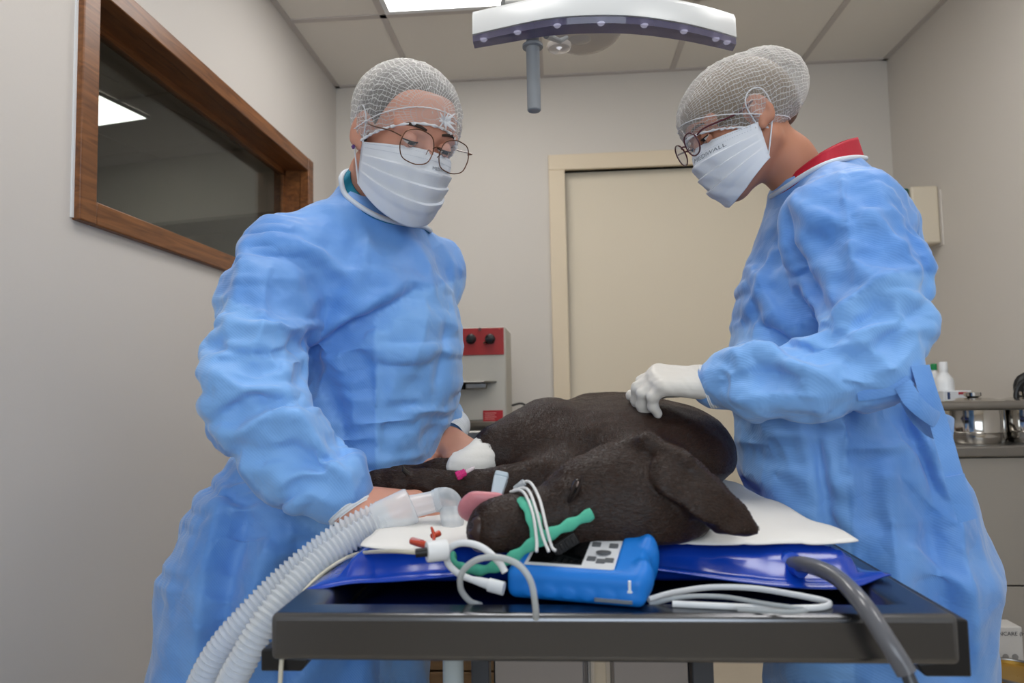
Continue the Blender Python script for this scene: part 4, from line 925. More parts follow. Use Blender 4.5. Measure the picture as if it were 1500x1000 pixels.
def make_cap(h, person, knot, seed, rad=(0.090, 0.116, 0.104), front=(0.100, 0.040), back=(-0.118, -0.050), cz=0.034, side_drop=0.0, puff=0.0, threads=46):
    """thin net cap: dome on a tilted rim plane, threads run from the front knot to the back"""
    f3 = np.array((0, front[0], front[1])); b3 = np.array((0, back[0], back[1])); O = (f3+b3)/2; ey = f3-b3; ly = np.linalg.norm(ey); ey /= ly; ex = np.array((1.0, 0, 0)); ez = np.cross(ex, ey)
    C = np.array((0, -0.016, cz)); r = np.asarray(rad); n, k = 128, 40; V = []; UV = []; kd = np.asarray(knot)-C; kd /= np.linalg.norm(kd)
    ka = np.cross(kd, (1, 0, 0)); ka /= np.linalg.norm(ka); kb = np.cross(kd, ka)
    for j in range(k+1):
        ph = (math.pi/2+0.10)*j/k
        for i in range(n):
            th = 2*math.pi*i/n; d = math.cos(ph)*ez+math.sin(ph)*(math.cos(th)*ey+math.sin(th)*ex)
            a = ((d/r)**2).sum(); bq = ((O-C)*d/r**2).sum(); cq = (((O-C)/r)**2).sum()-1; t = (-bq+math.sqrt(max(bq*bq-a*cq, 1e-9)))/a
            g = np.clip((ph-1.15)/0.4, 0, 1); hug = 1-0.02*g**2
            P = O+d*t*hug
            P[2] -= side_drop*g*abs(math.sin(th))**2
            dd = P-C; dd /= np.linalg.norm(dd); al = math.acos(np.clip(dd@kd, -1, 1)); az = math.atan2(dd@kb, dd@ka)
            rip = 0.0022*g*math.sin(58*th)+0.0018*math.exp(-al/0.35)*math.sin(22*az)*min(1, al/0.1)
            P = P+dd*(rip+puff*max(0.0, -math.cos(th))*math.sin(2*ph))
            P = P+dd*0.0022*float(mnoise.noise(Vector(dd*7+seed)))+dd*0.0015*float(mnoise.noise(Vector(dd*19+seed)))
            V.append(P); UV.append((az/(2*math.pi)+0.5, al/math.pi))
    F = [(j*n+i, j*n+(i+1) % n, (j+1)*n+(i+1) % n, (j+1)*n+i) for j in range(k) for i in range(n)]
    cap = link_mesh('hair_net', [tuple(v) for v in h.w(V)], F, net_material(threads), person, uv=UV); cap['label'] = 'thin white see-through hair net'
    rim = np.array(V[k*n:]); rim = rim-np.array((0, 0, 0.001))
    b = MB(); b.tube(rim, [0.0020+0.0008*math.sin(40*2*math.pi*i/n) for i in range(n)], 8, closed=True); h.mb(b, 'elastic_edge', mat('net_edge', 'd9d9dc', 0.8, bump=(600, 0.5, 0.001)), cap, smooth=True)
    # second gathered line a little above the edge
    r2 = np.array(V[(k-5)*n:(k-4)*n])*1.004; b = MB(); b.tube(r2, 0.0009, 6, closed=True); h.mb(b, 'elastic_edge', mat('net_edge', 'd9d9dc'), cap, smooth=True)
    return cap
def net_material(n):
    nm = 'net_%d' % n
    if nm in _M: return _M[nm]
    m = bpy.data.materials.new('hair_net_white'); m.use_nodes = True; nt = m.node_tree; N = nt.nodes; L = nt.links; b = N['Principled BSDF']; b.inputs['Base Color'].default_value = lin('dcdad8'); b.inputs['Roughness'].default_value = 0.8
    uvn = N.new('ShaderNodeUVMap'); tc = N.new('ShaderNodeTexCoord')
    nz = N.new('ShaderNodeTexNoise'); nz.inputs['Scale'].default_value = 34; nz.inputs['Detail'].default_value = 3; L.new(tc.outputs['Object'], nz.inputs['Vector'])
    sx = N.new('ShaderNodeSeparateXYZ'); L.new(uvn.outputs[0], sx.inputs[0])
    def lines(src, cnt, wid, wob):
        a = N.new('ShaderNodeMath'); a.operation = 'MULTIPLY'; a.inputs[1].default_value = cnt; L.new(src, a.inputs[0])
        w_ = N.new('ShaderNodeMath'); w_.operation = 'MULTIPLY_ADD'; w_.inputs[1].default_value = wob; L.new(nz.outputs['Fac'], w_.inputs[0]); L.new(a.outputs[0], w_.inputs[2])
        p = N.new('ShaderNodeMath'); p.operation = 'PINGPONG'; p.inputs[1].default_value = 0.5; L.new(w_.outputs[0], p.inputs[0])
        c = N.new('ShaderNodeMath'); c.operation = 'LESS_THAN'; c.inputs[1].default_value = wid; L.new(p.outputs[0], c.inputs[0]); return c
    l1 = lines(sx.outputs[0], n, 0.09, 3.0); l2 = lines(sx.outputs[1], n*0.62, 0.05, 3.4)
    mx = N.new('ShaderNodeMath'); mx.operation = 'MAXIMUM'; L.new(l1.outputs[0], mx.inputs[0]); L.new(l2.outputs[0], mx.inputs[1])
    # denser where seen edge on, and near the gathered rim
    lw = N.new('ShaderNodeLayerWeight'); lw.inputs[0].default_value = 0.35
    base = N.new('ShaderNodeMapRange'); base.inputs[3].default_value = 0.13; base.inputs[4].default_value = 0.60; L.new(lw.outputs['Facing'], base.inputs[0])
    fa = N.new('ShaderNodeMath'); fa.operation = 'MULTIPLY_ADD'; fa.inputs[1].default_value = 0.36; fa.use_clamp = True; L.new(mx.outputs[0], fa.inputs[0]); L.new(base.outputs[0], fa.inputs[2])
    t = N.new('ShaderNodeBsdfTransparent'); ms = N.new('ShaderNodeMixShader'); L.new(fa.outputs[0], ms.inputs[0]); L.new(t.outputs[0], ms.inputs[1]); L.new(b.outputs[0], ms.inputs[2]); L.new(ms.outputs[0], N['Material Output'].inputs[0])
    _M[nm] = m; return m

def make_hair(h, person, m, cut_p, cut_n, bun=None, extra=(), ry=0.101):
    S = Solid((-0.11, -0.16, -0.12), (0.11, 0.12, 0.15), 0.003)
    S.ell((0, -0.012, 0.028), (0.078, ry, 0.087), k=0.01)
    S.plane(cut_p, cut_n, k=0.008); S.plane((0, 0, -0.045), (0, 0.25, -1), k=0.008)
    for x in (-1, 1): S.ell((x*0.082, 0.004, -0.012), (0.02, 0.030, 0.034), k=0.006, op='s')
    if bun: S.ell(bun[0], bun[1], k=0.015)
    for c, r_ in extra: S.ell(c, r_, k=0.015)
    V, Q = S.mesh(2); return big_mesh('hair', h.w(V), Q, m, person)

def make_glasses(h, person, m, lens_rx, lens_rz, cy, cz, tilt, shape='oct', wire=0.0011, sx=0.034, label=None, temple_m=None):
    g = None; b = MB(); rims = []
    for x in (-1, 1):
        pts = []
        for i in range(40):
            a = 2*math.pi*i/40; ex = 2.5 if shape == 'oct' else 2.2
            r_ = (abs(math.cos(a))**ex+abs(math.sin(a))**ex)**(-1/ex)
            if shape == 'oct': r_ *= 1+0.012*math.cos(8*a+0.4)
            pts.append(np.array((x*sx+lens_rx*r_*math.cos(a), 0, lens_rz*r_*math.sin(a))))
        P = [np.array((p[0], cy-0.10*max(0, abs(p[0])-0.02)+p[2]*math.sin(tilt), cz+p[2]*math.cos(tilt))) for p in pts]; rims.append(P)
    fr = MB()
    for P in rims: fr.tube(P, wire, 8, closed=True)
    g = h.mb(fr, 'glasses', m, person, smooth=True); g['label'] = label or 'thin-framed glasses'
    for P in rims:
        c = sum(P)/len(P); b = MB(); b.add([c]+P, [(0, i+1, (i+1) % len(P)+1) for i in range(len(P))]); h.mb(b, 'lens', M_lens, g, smooth=True)
    b = MB(); b.tube(smooth_path([(-sx+lens_rx*0.97, cy-0.001, cz+0.004), (-0.004, cy+0.004, cz+0.008), (0.004, cy+0.004, cz+0.008), (sx-lens_rx*0.97, cy-0.001, cz+0.004)], 14), wire, 8); h.mb(b, 'bridge', m, g, smooth=True)
    for x in (-1, 1):
        e = (x*(sx+lens_rx*0.98), cy-0.004-0.1*(sx+lens_rx-0.02), cz+lens_rz*0.35); b = MB(); b.tube(smooth_path([e, (x*0.074, cy-0.02, cz+lens_rz*0.45), (x*0.0785, 0.03, 0.006), (x*0.080, -0.008, 0.012), (x*0.079, -0.030, -0.006)], 30), wire*1.15, 8); h.mb(b, 'temple', temple_m or m, g, smooth=True)
        b = MB(); b.tube(smooth_path([(x*0.010, cy-0.012, cz-0.008), (x*0.012, cy-0.004, cz+0.0), (x*(sx-lens_rx*0.97), cy-0.001, cz-0.002)], 10), wire*0.7, 6); h.mb(b, 'nose_pad', m, g, smooth=True)
    return g

def ring_band(path, m, name, parent, r=0.004, flat=(1.6, 0.5), up=None):
    b = MB(); b.tube(path, r, 10, closed=True, flat=flat, up=up); return b.build(name, m, parent, smooth=True)

from mathutils.bvhtree import BVHTree
def surface_finder(V, Q):
    t = BVHTree.FromPolygons([tuple(v) for v in V], [tuple(q) for q in Q.tolist()])
    def on(px_, py_, off=0.003, Y=1.1):
        d = ray(px_, py_); d = d/np.linalg.norm(d); h_ = t.ray_cast(Vector(CAM), Vector(d)); 
        return np.array(h_[0])-d*off if h_[0] is not None else A(px_, py_, Y)
    return on
def project(P):
    v = np.asarray(P)-CAM; d = v@_f; return np.stack([750+FOC*(v@_s)/d, 500-FOC*(v@_u)/d], 1)
def crease(V, N, lines):
    """creases read off the photograph as pixel lines, raised or sunk on the cloth that faces the camera: (points, width, height, side)"""
    px_ = project(V); tocam = CAM-V; tocam /= np.linalg.norm(tocam, axis=1)[:, None]; face = np.clip((np.sum(N*tocam, 1)-0.05)/0.3, 0, 1); out = np.zeros(len(V))
    for pts, wd, ht, one in lines:
        P = np.asarray(pts, float); best = np.full(len(V), 1e9); sgn = np.zeros(len(V)); along = np.zeros(len(V)); L = np.r_[0, np.cumsum(np.linalg.norm(np.diff(P, axis=0), axis=1))]
        for i in range(len(P)-1):
            a, ba = P[i], P[i+1]-P[i]; t = np.clip((px_-a)@ba/(ba@ba), 0, 1); r_ = px_-a-t[:, None]*ba; d = np.hypot(r_[:, 0], r_[:, 1]); m = d < best
            best[m] = d[m]; sgn[m] = np.sign(ba[0]*r_[m, 1]-ba[1]*r_[m, 0]); along[m] = (L[i]+t[m]*(L[i+1]-L[i]))/L[-1]
        env = np.sin(np.pi*np.clip(along*0.94+0.03, 0, 1))**0.5
        w_ = np.where(sgn > 0, wd*(one if one else 1), wd)              # one: the positive side is that much wider or sharper
        out += ht*1.25*np.exp(-(best/w_)**(1.0 if ht > 0 else 1.3))*env*face
    return out

def facets(P, seed, cell, slope, aniso=None, S=None):
    """creased facets: distance to scattered points, sharp ridges where the cells meet; aniso = direction along which folds run long"""
    rg = np.random.default_rng(seed); lo, hi = P.min(0)-cell, P.max(0)+cell; n = int(np.prod((hi-lo)/cell)*1.1); sd = rg.uniform(lo, hi, (n, 3)); X = P.copy()
    X = X+0.35*cell*np.stack([vnoise(P, 0.9/cell, seed+k) for k in range(3)], 1)
    if aniso is not None: X = X-np.sum(X*aniso, 1)[:, None]*aniso*0.55; sd = sd-np.outer(sd@aniso, aniso)*0.55
    if S is not None:                                     # only seeds near the surface matter
        c = np.clip(np.round((sd-S.lo)/S.h).astype(int), 0, S.n-1); sd = sd[np.abs(S.F[tuple(c.T)]) < cell*0.8]; n = len(sd)
    out = np.empty(len(P)); sg = rg.choice([-1.0, 1.0], n); s2 = (sd**2).sum(1)
    for a in range(0, len(P), 4000):
        q = X[a:a+4000]; d2 = (q**2).sum(1)[:, None]+s2[None]-2*q@sd.T; i = d2.argmin(1); out[a:a+4000] = np.sqrt(np.maximum(d2[np.arange(len(q)), i], 0))
    return (out-out.mean())*slope
def paper(S, V, V0, Q, grow, pin, iters=130, band=(-0.022, 0.020), bend=0.05, grav=0.00003):
    """crease a paper-like cloth: rest lengths a little longer than the modelled shape, kept within a band about that shape"""
    E = np.vstack([Q[:, [0, 1]], Q[:, [1, 2]], Q[:, [2, 3]], Q[:, [3, 0]]]); E = np.unique(np.sort(E, 1), axis=0); ns = len(E)
    D = np.vstack([Q[:, [0, 2]], Q[:, [1, 3]]]); A_ = np.vstack([E, D]); i, j = A_[:, 0], A_[:, 1]; n = len(V)
    e0 = V0[j]-V0[i]; L0 = np.linalg.norm(e0, axis=1); L0 = L0*(1+grow((V0[i]+V0[j])/2, e0/(L0[:, None]+1e-9)))
    deg = np.maximum(np.bincount(i, minlength=n)+np.bincount(j, minlength=n), 1)[:, None]
    ei, ej = E[:, 0], E[:, 1]; d4 = np.maximum(np.bincount(ei, minlength=n)+np.bincount(ej, minlength=n), 1)[:, None]
    def lap(X): return np.stack([np.bincount(ei, X[ej, k], n)+np.bincount(ej, X[ei, k], n) for k in range(3)], 1)/d4-X
    F = S.F; G = np.gradient(F, S.h); free = (1-pin)[:, None]
    def sample(P):
        q = np.clip((P-S.lo)/S.h, 0, S.n-1.001); c = np.round(q).astype(int); f = F[tuple(c.T)]; g = np.stack([G[k][tuple(c.T)] for k in range(3)], 1); gl = np.linalg.norm(g, axis=1)[:, None]+1e-6
        return f+np.sum(g*(P-(S.lo+S.h*c)), 1), g/gl
    for it in range(iters):
        d = V[j]-V[i]; L = np.linalg.norm(d, axis=1); cr = (d/(L[:, None]+1e-9))*((L-L0)*0.5)[:, None]
        X = np.stack([np.bincount(i, cr[:, k], n)-np.bincount(j, cr[:, k], n) for k in range(3)], 1)/deg*1.6
        X[:, 2] -= grav; X -= bend*lap(lap(V)); V = V+X*free
        if it % 3 == 2:
            f, g = sample(V); V = V-(np.clip(f-band[1], 0, 1)+np.clip(f-band[0], -1, 0))[:, None]*g*0.7*free
    return V
def subdivide(V, Q):
    E = np.vstack([Q[:, [0, 1]], Q[:, [1, 2]], Q[:, [2, 3]], Q[:, [3, 0]]]); U, inv = np.unique(np.sort(E, 1), axis=0, return_inverse=True); inv = inv.ravel(); n, m, q = len(V), len(U), len(Q)
    V2 = np.vstack([V, (V[U[:, 0]]+V[U[:, 1]])/2, V[Q].mean(1)]); e = [n+inv[k*q:(k+1)*q] for k in range(4)]; c = n+m+np.arange(q)
    Q2 = np.vstack([np.stack([Q[:, k], e[k], c, e[k-1]], 1) for k in range(4)]); return V2, Q2
def in_poly(P, poly):
    x, y = P[:, 0], P[:, 1]; r_ = np.zeros(len(P), bool); n = len(poly)
    for i in range(n):
        (x0, y0), (x1, y1) = poly[i], poly[(i+1) % n]
        if y0 != y1: r_ ^= ((y0 > y) != (y1 > y)) & (x < (x1-x0)*(y-y0)/(y1-y0)+x0)
    return r_
def make_gown(person, S, lines, seed, amp, flow, pins=(), grow=None, axis=None, panels=(), sleeve=None):
    V0, Q = S.mesh(relax=3); N = normals(V0, Q)
    def pinned(X):
        pin = np.clip((0.30-X[:, 2])/0.04, 0, 1)
        for c, r_ in pins: pin = np.maximum(pin, np.clip((r_*1.4-np.linalg.norm(X-np.asarray(c), axis=1))/(r_*0.4), 0, 1))
        return pin
    V = V0+N*(1.1*crease(V0, N, lines)+0.35*amp*crumple(V0, seed, 12, 8, 2.0)+flow(V0))[:, None]
    V = paper(S, V, V0, Q, grow, pinned(V0), 200, (-0.030, 0.020), 0.014, 0.00005)
    W0, Q0 = subdivide(V0, Q); W, Q2 = subdivide(V, Q); W = relax_mesh(W, Q2, 1, 0.25); N = normals(W, Q2)
    W = W+N*(1.0*crease(W, N, [(l[0], l[1]*0.7, l[2], l[3]) for l in lines])+facets(W, seed+31, 0.10, 0.16, S=S)+(0.6+1.2*sleeve(W))*facets(W, seed+37, 0.05, 0.13, S=S))[:, None]
    W1 = W.copy(); W = paper(S, W, W1, Q2, lambda P, d: 0.004+0*P[:, 0], np.maximum(pinned(W0), 0), 12, (-0.03, 0.03), 0.004, 0.0)
    print('gown', len(W))
    o = big_mesh('surgical_gown', W, Q2, M_gown, person); sb = o.modifiers.new('sub', 'SUBSURF'); sb.levels = 1; sb.render_levels = 1
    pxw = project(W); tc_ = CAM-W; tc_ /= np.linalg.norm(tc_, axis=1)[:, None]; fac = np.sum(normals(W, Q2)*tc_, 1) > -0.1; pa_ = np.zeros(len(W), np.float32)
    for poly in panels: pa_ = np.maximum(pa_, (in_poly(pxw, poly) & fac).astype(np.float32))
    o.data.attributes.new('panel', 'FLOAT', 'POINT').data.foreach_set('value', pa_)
    return o, surface_finder(W, Q2)
def neckline(C, a, b_, ra, rb, n=64, lift=0.0, up=(0, 0, 1)):
    t = np.linspace(0, 2*math.pi, n, endpoint=False); return np.asarray(C)+np.outer(np.cos(t)*ra, a)+np.outer(np.sin(t)*rb, b_)+np.outer(np.full(n, lift) if np.isscalar(lift) else lift(t), up)
def collar(person, ring0, ring1, m, name='scrub_collar'):
    n = len(ring0); V = []; K = 8
    for k in range(K+1):
        t = k/K; V += [tuple(ring0[i]*(1-t)+ring1[i]*t) for i in range(n)]
    F = [(k*n+i, k*n+(i+1) % n, (k+1)*n+(i+1) % n, (k+1)*n+i) for k in range(K) for i in range(n)]
    o = link_mesh(name, V, F, m, person); sd = o.modifiers.new('thick', 'SOLIDIFY'); sd.thickness = 0.0025; return o
def cuff(a, b, ra, rb, m, parent):
    P = smooth_path([a, (np.asarray(a)+b)/2, b], 24); r_ = np.linspace(ra, rb, 24)*(1+0.015*np.sin(np.arange(24)*2.2)); bm = MB(); bm.tube(P, r_, 28, cap=False); return bm.build('cuff', m, parent, smooth=True)
def legs(px_c, y_c, d, hip_z, z0=0.0):
    """hips, legs and shoes below the gown, part of the body"""
    S = Solid((px_c-0.35, y_c-0.35, z0-0.005), (px_c+0.35, y_c+0.35, hip_z+0.2), 0.012)
    s = np.array((-d[1], d[0])); S.ell((px_c, y_c, hip_z), (0.12, 0.11, 0.12), k=0.03)
    for k in (-1, 1):
        h_ = np.array((px_c, y_c))+s*k*0.08; S.chain([(h_[0], h_[1], hip_z-0.03), (h_[0], h_[1], 0.48), (h_[0], h_[1], 0.09)], [0.078, 0.052, 0.036], k=0.04); S.cone((h_[0], h_[1], 0.035), (h_[0]+d[0]*0.16, h_[1]+d[1]*0.16, 0.03), 0.036, 0.03, k=0.02)
    return S.mesh(2)

TABLE_LO = (TX0-0.016, TY0-0.02, TZ-0.06); TABLE_HI = (TX1+0.016, TY1+0.05, TZ+0.002)

# ------------------------------------------------------------------ left person
pl_ = empty('person', (-0.45, 1.2, 0), 'gowned person with bare hands, teal collar and wire glasses left of the dog', 'person')
Sk1 = skin_material('skin_fair', 'c98f78')
hL = Head(A(594, 202, 1.11), (0.58, -0.68, -0.46), roll=math.radians(3))
nb = [A(560, 262, 1.165), A(548, 310, 1.20)]
parts = [head_solid(hL, nb, [0.054, 0.058])]
hs = Solid((-0.40, 0.80, 0.86), (-0.10, 1.02, 1.02), 0.0028)
hand(hs, A(510, 744, 0.920), (0.93, 0.02, -0.10), (0.05, -0.45, 0.9), -1, 0.98, curl=(22, 34, 26), thumb_dir=(0.85, 0.42, -0.05), arm=A(510, 744, 0.922)-A(480, 706, 0.93)); parts.append(hs.mesh(1))
hs = Solid((-0.32, 1.02, 0.88), (-0.02, 1.42, 1.12), 0.0028)
hand(hs, A(653, 642, 1.26), (0.50, -0.72, -0.28), (0.10, -0.30, 0.95), 1, 0.98, curl=(30, 40, 30)); parts.append(hs.mesh(1))
fL = np.array((0.86, -0.51)); parts.append(legs(-0.44, 1.2, fL, 0.80))
Vb, Qb = merge(*parts); big_mesh('body', Vb, Qb, Sk1, pl_)
face_details(hL, pl_, mat('brow_dark', '33261f', 0.8), mat('iris_dark', '1d1612', 0.1), Sk1)
make_hair(hL, pl_, mat('hair_dark_brown', '2c2522', 0.5, bump=(60, 0.6, 0.003), stretch=(1, 1, 6)), (0, 0.070, 0.070), (0, 0.8, -0.6), extra=[((0, -0.085, 0.01), (0.05, 0.05, 0.05))])
capL = make_cap(hL, pl_, (0.012, 0.092, 0.052), 3, rad=(0.088, 0.113, 0.090), front=(0.102, 0.051), back=(-0.112, -0.050), side_drop=0.018, threads=60)
# the gathered knot at the front of the net
kb = MB(); kc = np.array((-0.006, 0.101, 0.046))
for i in range(11):
    a = i*2*math.pi/11; d = np.array((math.cos(a)*0.9, 0.35, math.sin(a)*0.7+0.25)); d /= np.linalg.norm(d); L_ = 0.012+0.012*((i*7) % 5)/4
    kb.tube([kc, kc+d*L_*0.5+np.array((0, 0.002, 0)), kc+d*L_], [0.0032, 0.0024, 0.0006], 6, flat=(1.0, 0.4))
hL.mb(kb, 'gathered_knot', mat('net_edge', 'd9d9dc'), capL, smooth=True)
make_mask(hL, pl_, 'MEDIWALL', -0.22, 0.22, 0.0085, 'white pleated face mask under wire glasses')
make_glasses(hL, pl_, mat('frame_bronze_wire', '6a4a38', 0.3, 0.8), 0.0275, 0.0255, 0.1155, -0.002, -0.05, 'oct', 0.0009, 0.0335, 'octagonal thin bronze wire glasses')
b = MB(); b.lathe([(0.0001, 0), (0.0035, 0.001), (0.004, 0.003), (0.0001, 0.006)], 12, Matrix.Translation((0.083, 0.0, -0.036)) @ frame_to((1, 0, 0)), cap=False); hL.mb(b, 'earring', mat('earring_violet', '5b3c7a', 0.2, 0.3), pl_, smooth=True)

GS = Solid((-0.80, 0.78, 0.22), (0.02, 1.62, 1.52), 0.0125)
ph = math.atan2(0.86, 0.51)
GS.loft([(0.24, -0.47, 1.20, 0.27, 0.215), (0.6, -0.465, 1.20, 0.255, 0.200), (0.80, -0.455, 1.20, 0.245, 0.185), (0.92, -0.422, 1.21, 0.215, 0.182), (1.0, -0.380, 1.22, 0.185, 0.170), (1.10, -0.340, 1.22, 0.165, 0.160),
         (1.20, -0.330, 1.21, 0.165, 0.158), (1.27, -0.335, 1.20, 0.160, 0.138), (1.33, -0.345, 1.19, 0.13, 0.100), (1.37, -0.345, 1.185, 0.09, 0.070)], ph, k=0.02)
shR, shL = A(424, 372, 1.075), A(630, 392, 1.30)
GS.cone(A(536, 322, 1.17), shR, 0.048, 0.060, k=0.05); GS.cone(A(560, 345, 1.20), shL, 0.048, 0.060, k=0.05)
GS.chain([shR, A(392, 440, 1.02), A(374, 540, 0.945), A(378, 585, 0.930), A(430, 655, 0.930), A(488, 706, 0.925), A(510, 730, 0.922)], [0.062, 0.068, 0.066, 0.066, 0.060, 0.048, 0.036], k=0.035, kin=0.02)
GS.chain([shL, A(618, 480, 1.42), A(630, 580, 1.40), A(660, 625, 1.31)], [0.062, 0.060, 0.054, 0.036], k=0.05, kin=0.02)
GS.box(TABLE_LO, TABLE_HI, 0.01, k=0.02, op='s')
GS.cone(A(552, 338, 1.19), A(548, 288, 1.182), 0.080, 0.064, k=0.04); GS.ell(A(556, 262, 1.155), (0.060, 0.060, 0.05), k=0.01, op='s')
linesL = [  # (pixel line, width, height, side)
 ([(400, 372), (388, 430), (384, 484), (357, 526)], 5, 0.005, 0), ([(430, 352), (470, 375), (500, 400)], 14, 0.006, 0.5), ([(365, 345), (352, 400), (340, 450)], 16, 0.006, 0),
 ([(448, 545), (462, 512), (500, 488), (545, 466), (605, 428)], 16, -0.016, 0.5), ([(455, 505), (520, 462), (590, 420)], 18, 0.010, 0), ([(330, 470), (380, 480), (440, 470)], 14, 0.008, 0.6),
 ([(302, 500), (350, 520), (410, 520), (450, 500)], 9, -0.010, 0.5), ([(305, 540), (350, 566), (415, 570)], 8, 0.010, 0), ([(320, 610), (370, 585), (430, 590)], 9, -0.012, 0.6), ([(345, 640), (395, 606), (440, 615)], 10, 0.010, 0.5),
 ([(415, 582), (450, 628), (484, 677), (512, 705)], 12, 0.009, 0), ([(375, 660), (430, 655), (480, 690)], 9, -0.008, 0), ([(405, 715), (440, 690), (470, 700)], 9, 0.008, 0.5), ([(420, 745), (455, 720), (480, 735)], 7, 0.007, 0),
 ([(548, 461), (551, 607), (554, 690)], 3, 0.0035, 0), ([(550, 608), (605, 600), (664, 588)], 3.5, 0.0045, 0), ([(560, 510), (610, 512), (672, 502)], 7, 0.005, 0), ([(600, 540), (615, 500), (625, 455)], 7, 0.006, 0), ([(640, 560), (648, 510), (655, 465)], 7, -0.005, 0),
 ([(480, 560), (500, 620), (505, 690)], 16, -0.007, 0), ([(600, 350), (625, 390), (640, 430)], 12, 0.005, 0), ([(540, 345), (530, 390), (500, 440)], 12, 0.005, 0),
 ([(400, 780), (370, 870), (350, 980)], 28, 0.016, 0), ([(330, 720), (300, 840), (285, 980)], 22, 0.014, 0), ([(365, 740), (335, 850), (318, 980)], 20, -0.014, 0), ([(440, 800), (430, 900), (420, 990)], 20, -0.012, 0), ([(250, 860), (320, 880), (400, 870)], 4, 0.004, 0)]
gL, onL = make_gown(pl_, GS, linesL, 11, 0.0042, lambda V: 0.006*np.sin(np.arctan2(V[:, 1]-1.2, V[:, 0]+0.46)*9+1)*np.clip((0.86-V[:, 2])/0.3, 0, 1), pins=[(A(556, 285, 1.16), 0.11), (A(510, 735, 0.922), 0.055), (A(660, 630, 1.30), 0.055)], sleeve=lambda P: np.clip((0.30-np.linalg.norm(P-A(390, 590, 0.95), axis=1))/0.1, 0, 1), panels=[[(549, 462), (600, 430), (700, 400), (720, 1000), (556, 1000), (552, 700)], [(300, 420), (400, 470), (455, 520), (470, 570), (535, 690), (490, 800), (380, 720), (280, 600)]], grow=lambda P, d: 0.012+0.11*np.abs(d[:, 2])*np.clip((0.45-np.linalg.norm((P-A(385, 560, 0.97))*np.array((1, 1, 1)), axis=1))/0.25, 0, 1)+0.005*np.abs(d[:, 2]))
gL['label'] = 'light blue disposable gown with white neck binding'
def neck_parts(vis, back, on, gown, person, m, front, hi=0.036, lo_=0.004, shrink=0.20):
    P = [on(px_, py_, 0.004) for px_, py_ in vis]+[A(*p) for p in back]; P = smooth_path(np.array(P+P[:2]), 400)[:-1]; d0 = np.linalg.norm(P-P[0], axis=1); d0[:200] = 9; P = P[:int(d0.argmin())]
    ring_ = smooth_path(np.vstack([P, P[:1]]), 97)[:-1]; ring_ = (ring_+np.roll(ring_, 1, 0)+np.roll(ring_, -1, 0))/3
    ring_band(ring_, M_bind, 'neck_binding', gown, 0.0044, (1.0, 1.0)); c = ring_.mean(0); v = ring_-c; f = np.clip((v@np.asarray(front))/0.08, -1, 1); lift = hi+(lo_-hi)*(f*0.5+0.5)
    r0 = ring_-np.array((0, 0, 0.004)); r1 = ring_-v*shrink; r1[:, 2] += lift; collar(person, r0, r1, m)
neck_parts([(499, 262), (505, 284), (530, 304), (562, 320), (600, 329), (622, 332)], [(630, 338, 1.22), (605, 322, 1.31), (565, 262, 1.29), (515, 250, 1.21)], onL, gL, pl_, mat('teal_scrubs', '0f7a96', 0.7, bump=(200, 0.2, 0.001)), (0.80, -0.5, -0.3))
cuff(A(496, 720, 0.924), A(517, 751, 0.920), 0.037, 0.0325, M_cuff, gL); cuff(A(662, 622, 1.32), A(656, 640, 1.272), 0.036, 0.031, M_cuff, gL)

# ------------------------------------------------------------------ right person
pr_ = empty('person', (0.52, 1.2, 0), 'gowned person with red collar and white glove right of the dog', 'person')
Sk2 = skin_material('skin_tan', 'b97f64')
hR = Head(A(1081, 181, 1.17), (-0.87, -0.08, -0.47), roll=math.radians(2), scale=0.915)
nb = [A(1152, 236, 1.185), A(1190, 290, 1.20)]
parts = [head_solid(hR, nb, [0.047, 0.055])]
gw, gf, gb = A(1046, 562, 1.045), (-0.95, 0.10, 0.06), (0.0, -0.42, 0.90)
gc = [(38, 50, 30), (38, 50, 30), (40, 50, 30), (44, 50, 30)]
def hand_box(h): return Solid((0.02, 0.92, 0.93), (0.33, 1.22, 1.17), h)
hs = hand_box(0.0028); hand(hs, gw, gf, gb, 1, 0.93, curls=gc, grow=-0.0015, thumb_dir=(-0.8, 0.5, -0.35)); parts.append(hs.mesh(1))
parts.append(legs(0.50, 1.2, np.array((-1.0, 0.0)), 0.82))
Vb, Qb = merge(*parts); big_mesh('body', Vb, Qb, Sk2, pr_)
gs = hand_box(0.0024); hand(gs, gw, gf, gb, 1, 0.93, curls=gc, grow=0.0022, thumb_dir=(-0.8, 0.5, -0.35)); V, Q = gs.mesh(1); N = normals(V, Q); V = V+N*(0.0006*crumple(V, 77, 10, 60, 1.6))[:, None]
go = big_mesh('glove', V, Q, mat('latex_glove', 'd9d4cc', 0.5, bump=(120, 0.25, 0.001)), pr_); go['label'] = 'white latex glove'
face_details(hR, pr_, mat('brow_fair', '5a4434', 0.8), mat('iris_dark', '1d1612'), Sk2)
make_hair(hR, pr_, mat('hair_dark_blond', '6b5840', 0.45, bump=(70, 0.7, 0.003), var=(40, 0.45), stretch=(6, 1, 5)), (0, 0.092, 0.044), (0, 0.8, -0.6), ry=0.108, extra=[((0, -0.085, 0.0), (0.055, 0.030, 0.05))])
capR = make_cap(hR, pr_, (0.0, 0.096, 0.05), 8, rad=(0.092, 0.119, 0.086), front=(0.104, 0.034), back=(-0.110, -0.066), cz=0.032, side_drop=0.012, puff=0.020, threads=74)
make_mask(hR, pr_, 'MEDIWALL', -0.36, 0.19, 0.0125, 'white pleated face mask printed MEDIWALL on a face in profile')
make_glasses(hR, pr_, mat('frame_dark_red', '4a1220', 0.3), 0.0255, 0.0205, 0.1125, 0.003, 0.0, 'round', 0.0014, 0.0335, 'dark red framed glasses')

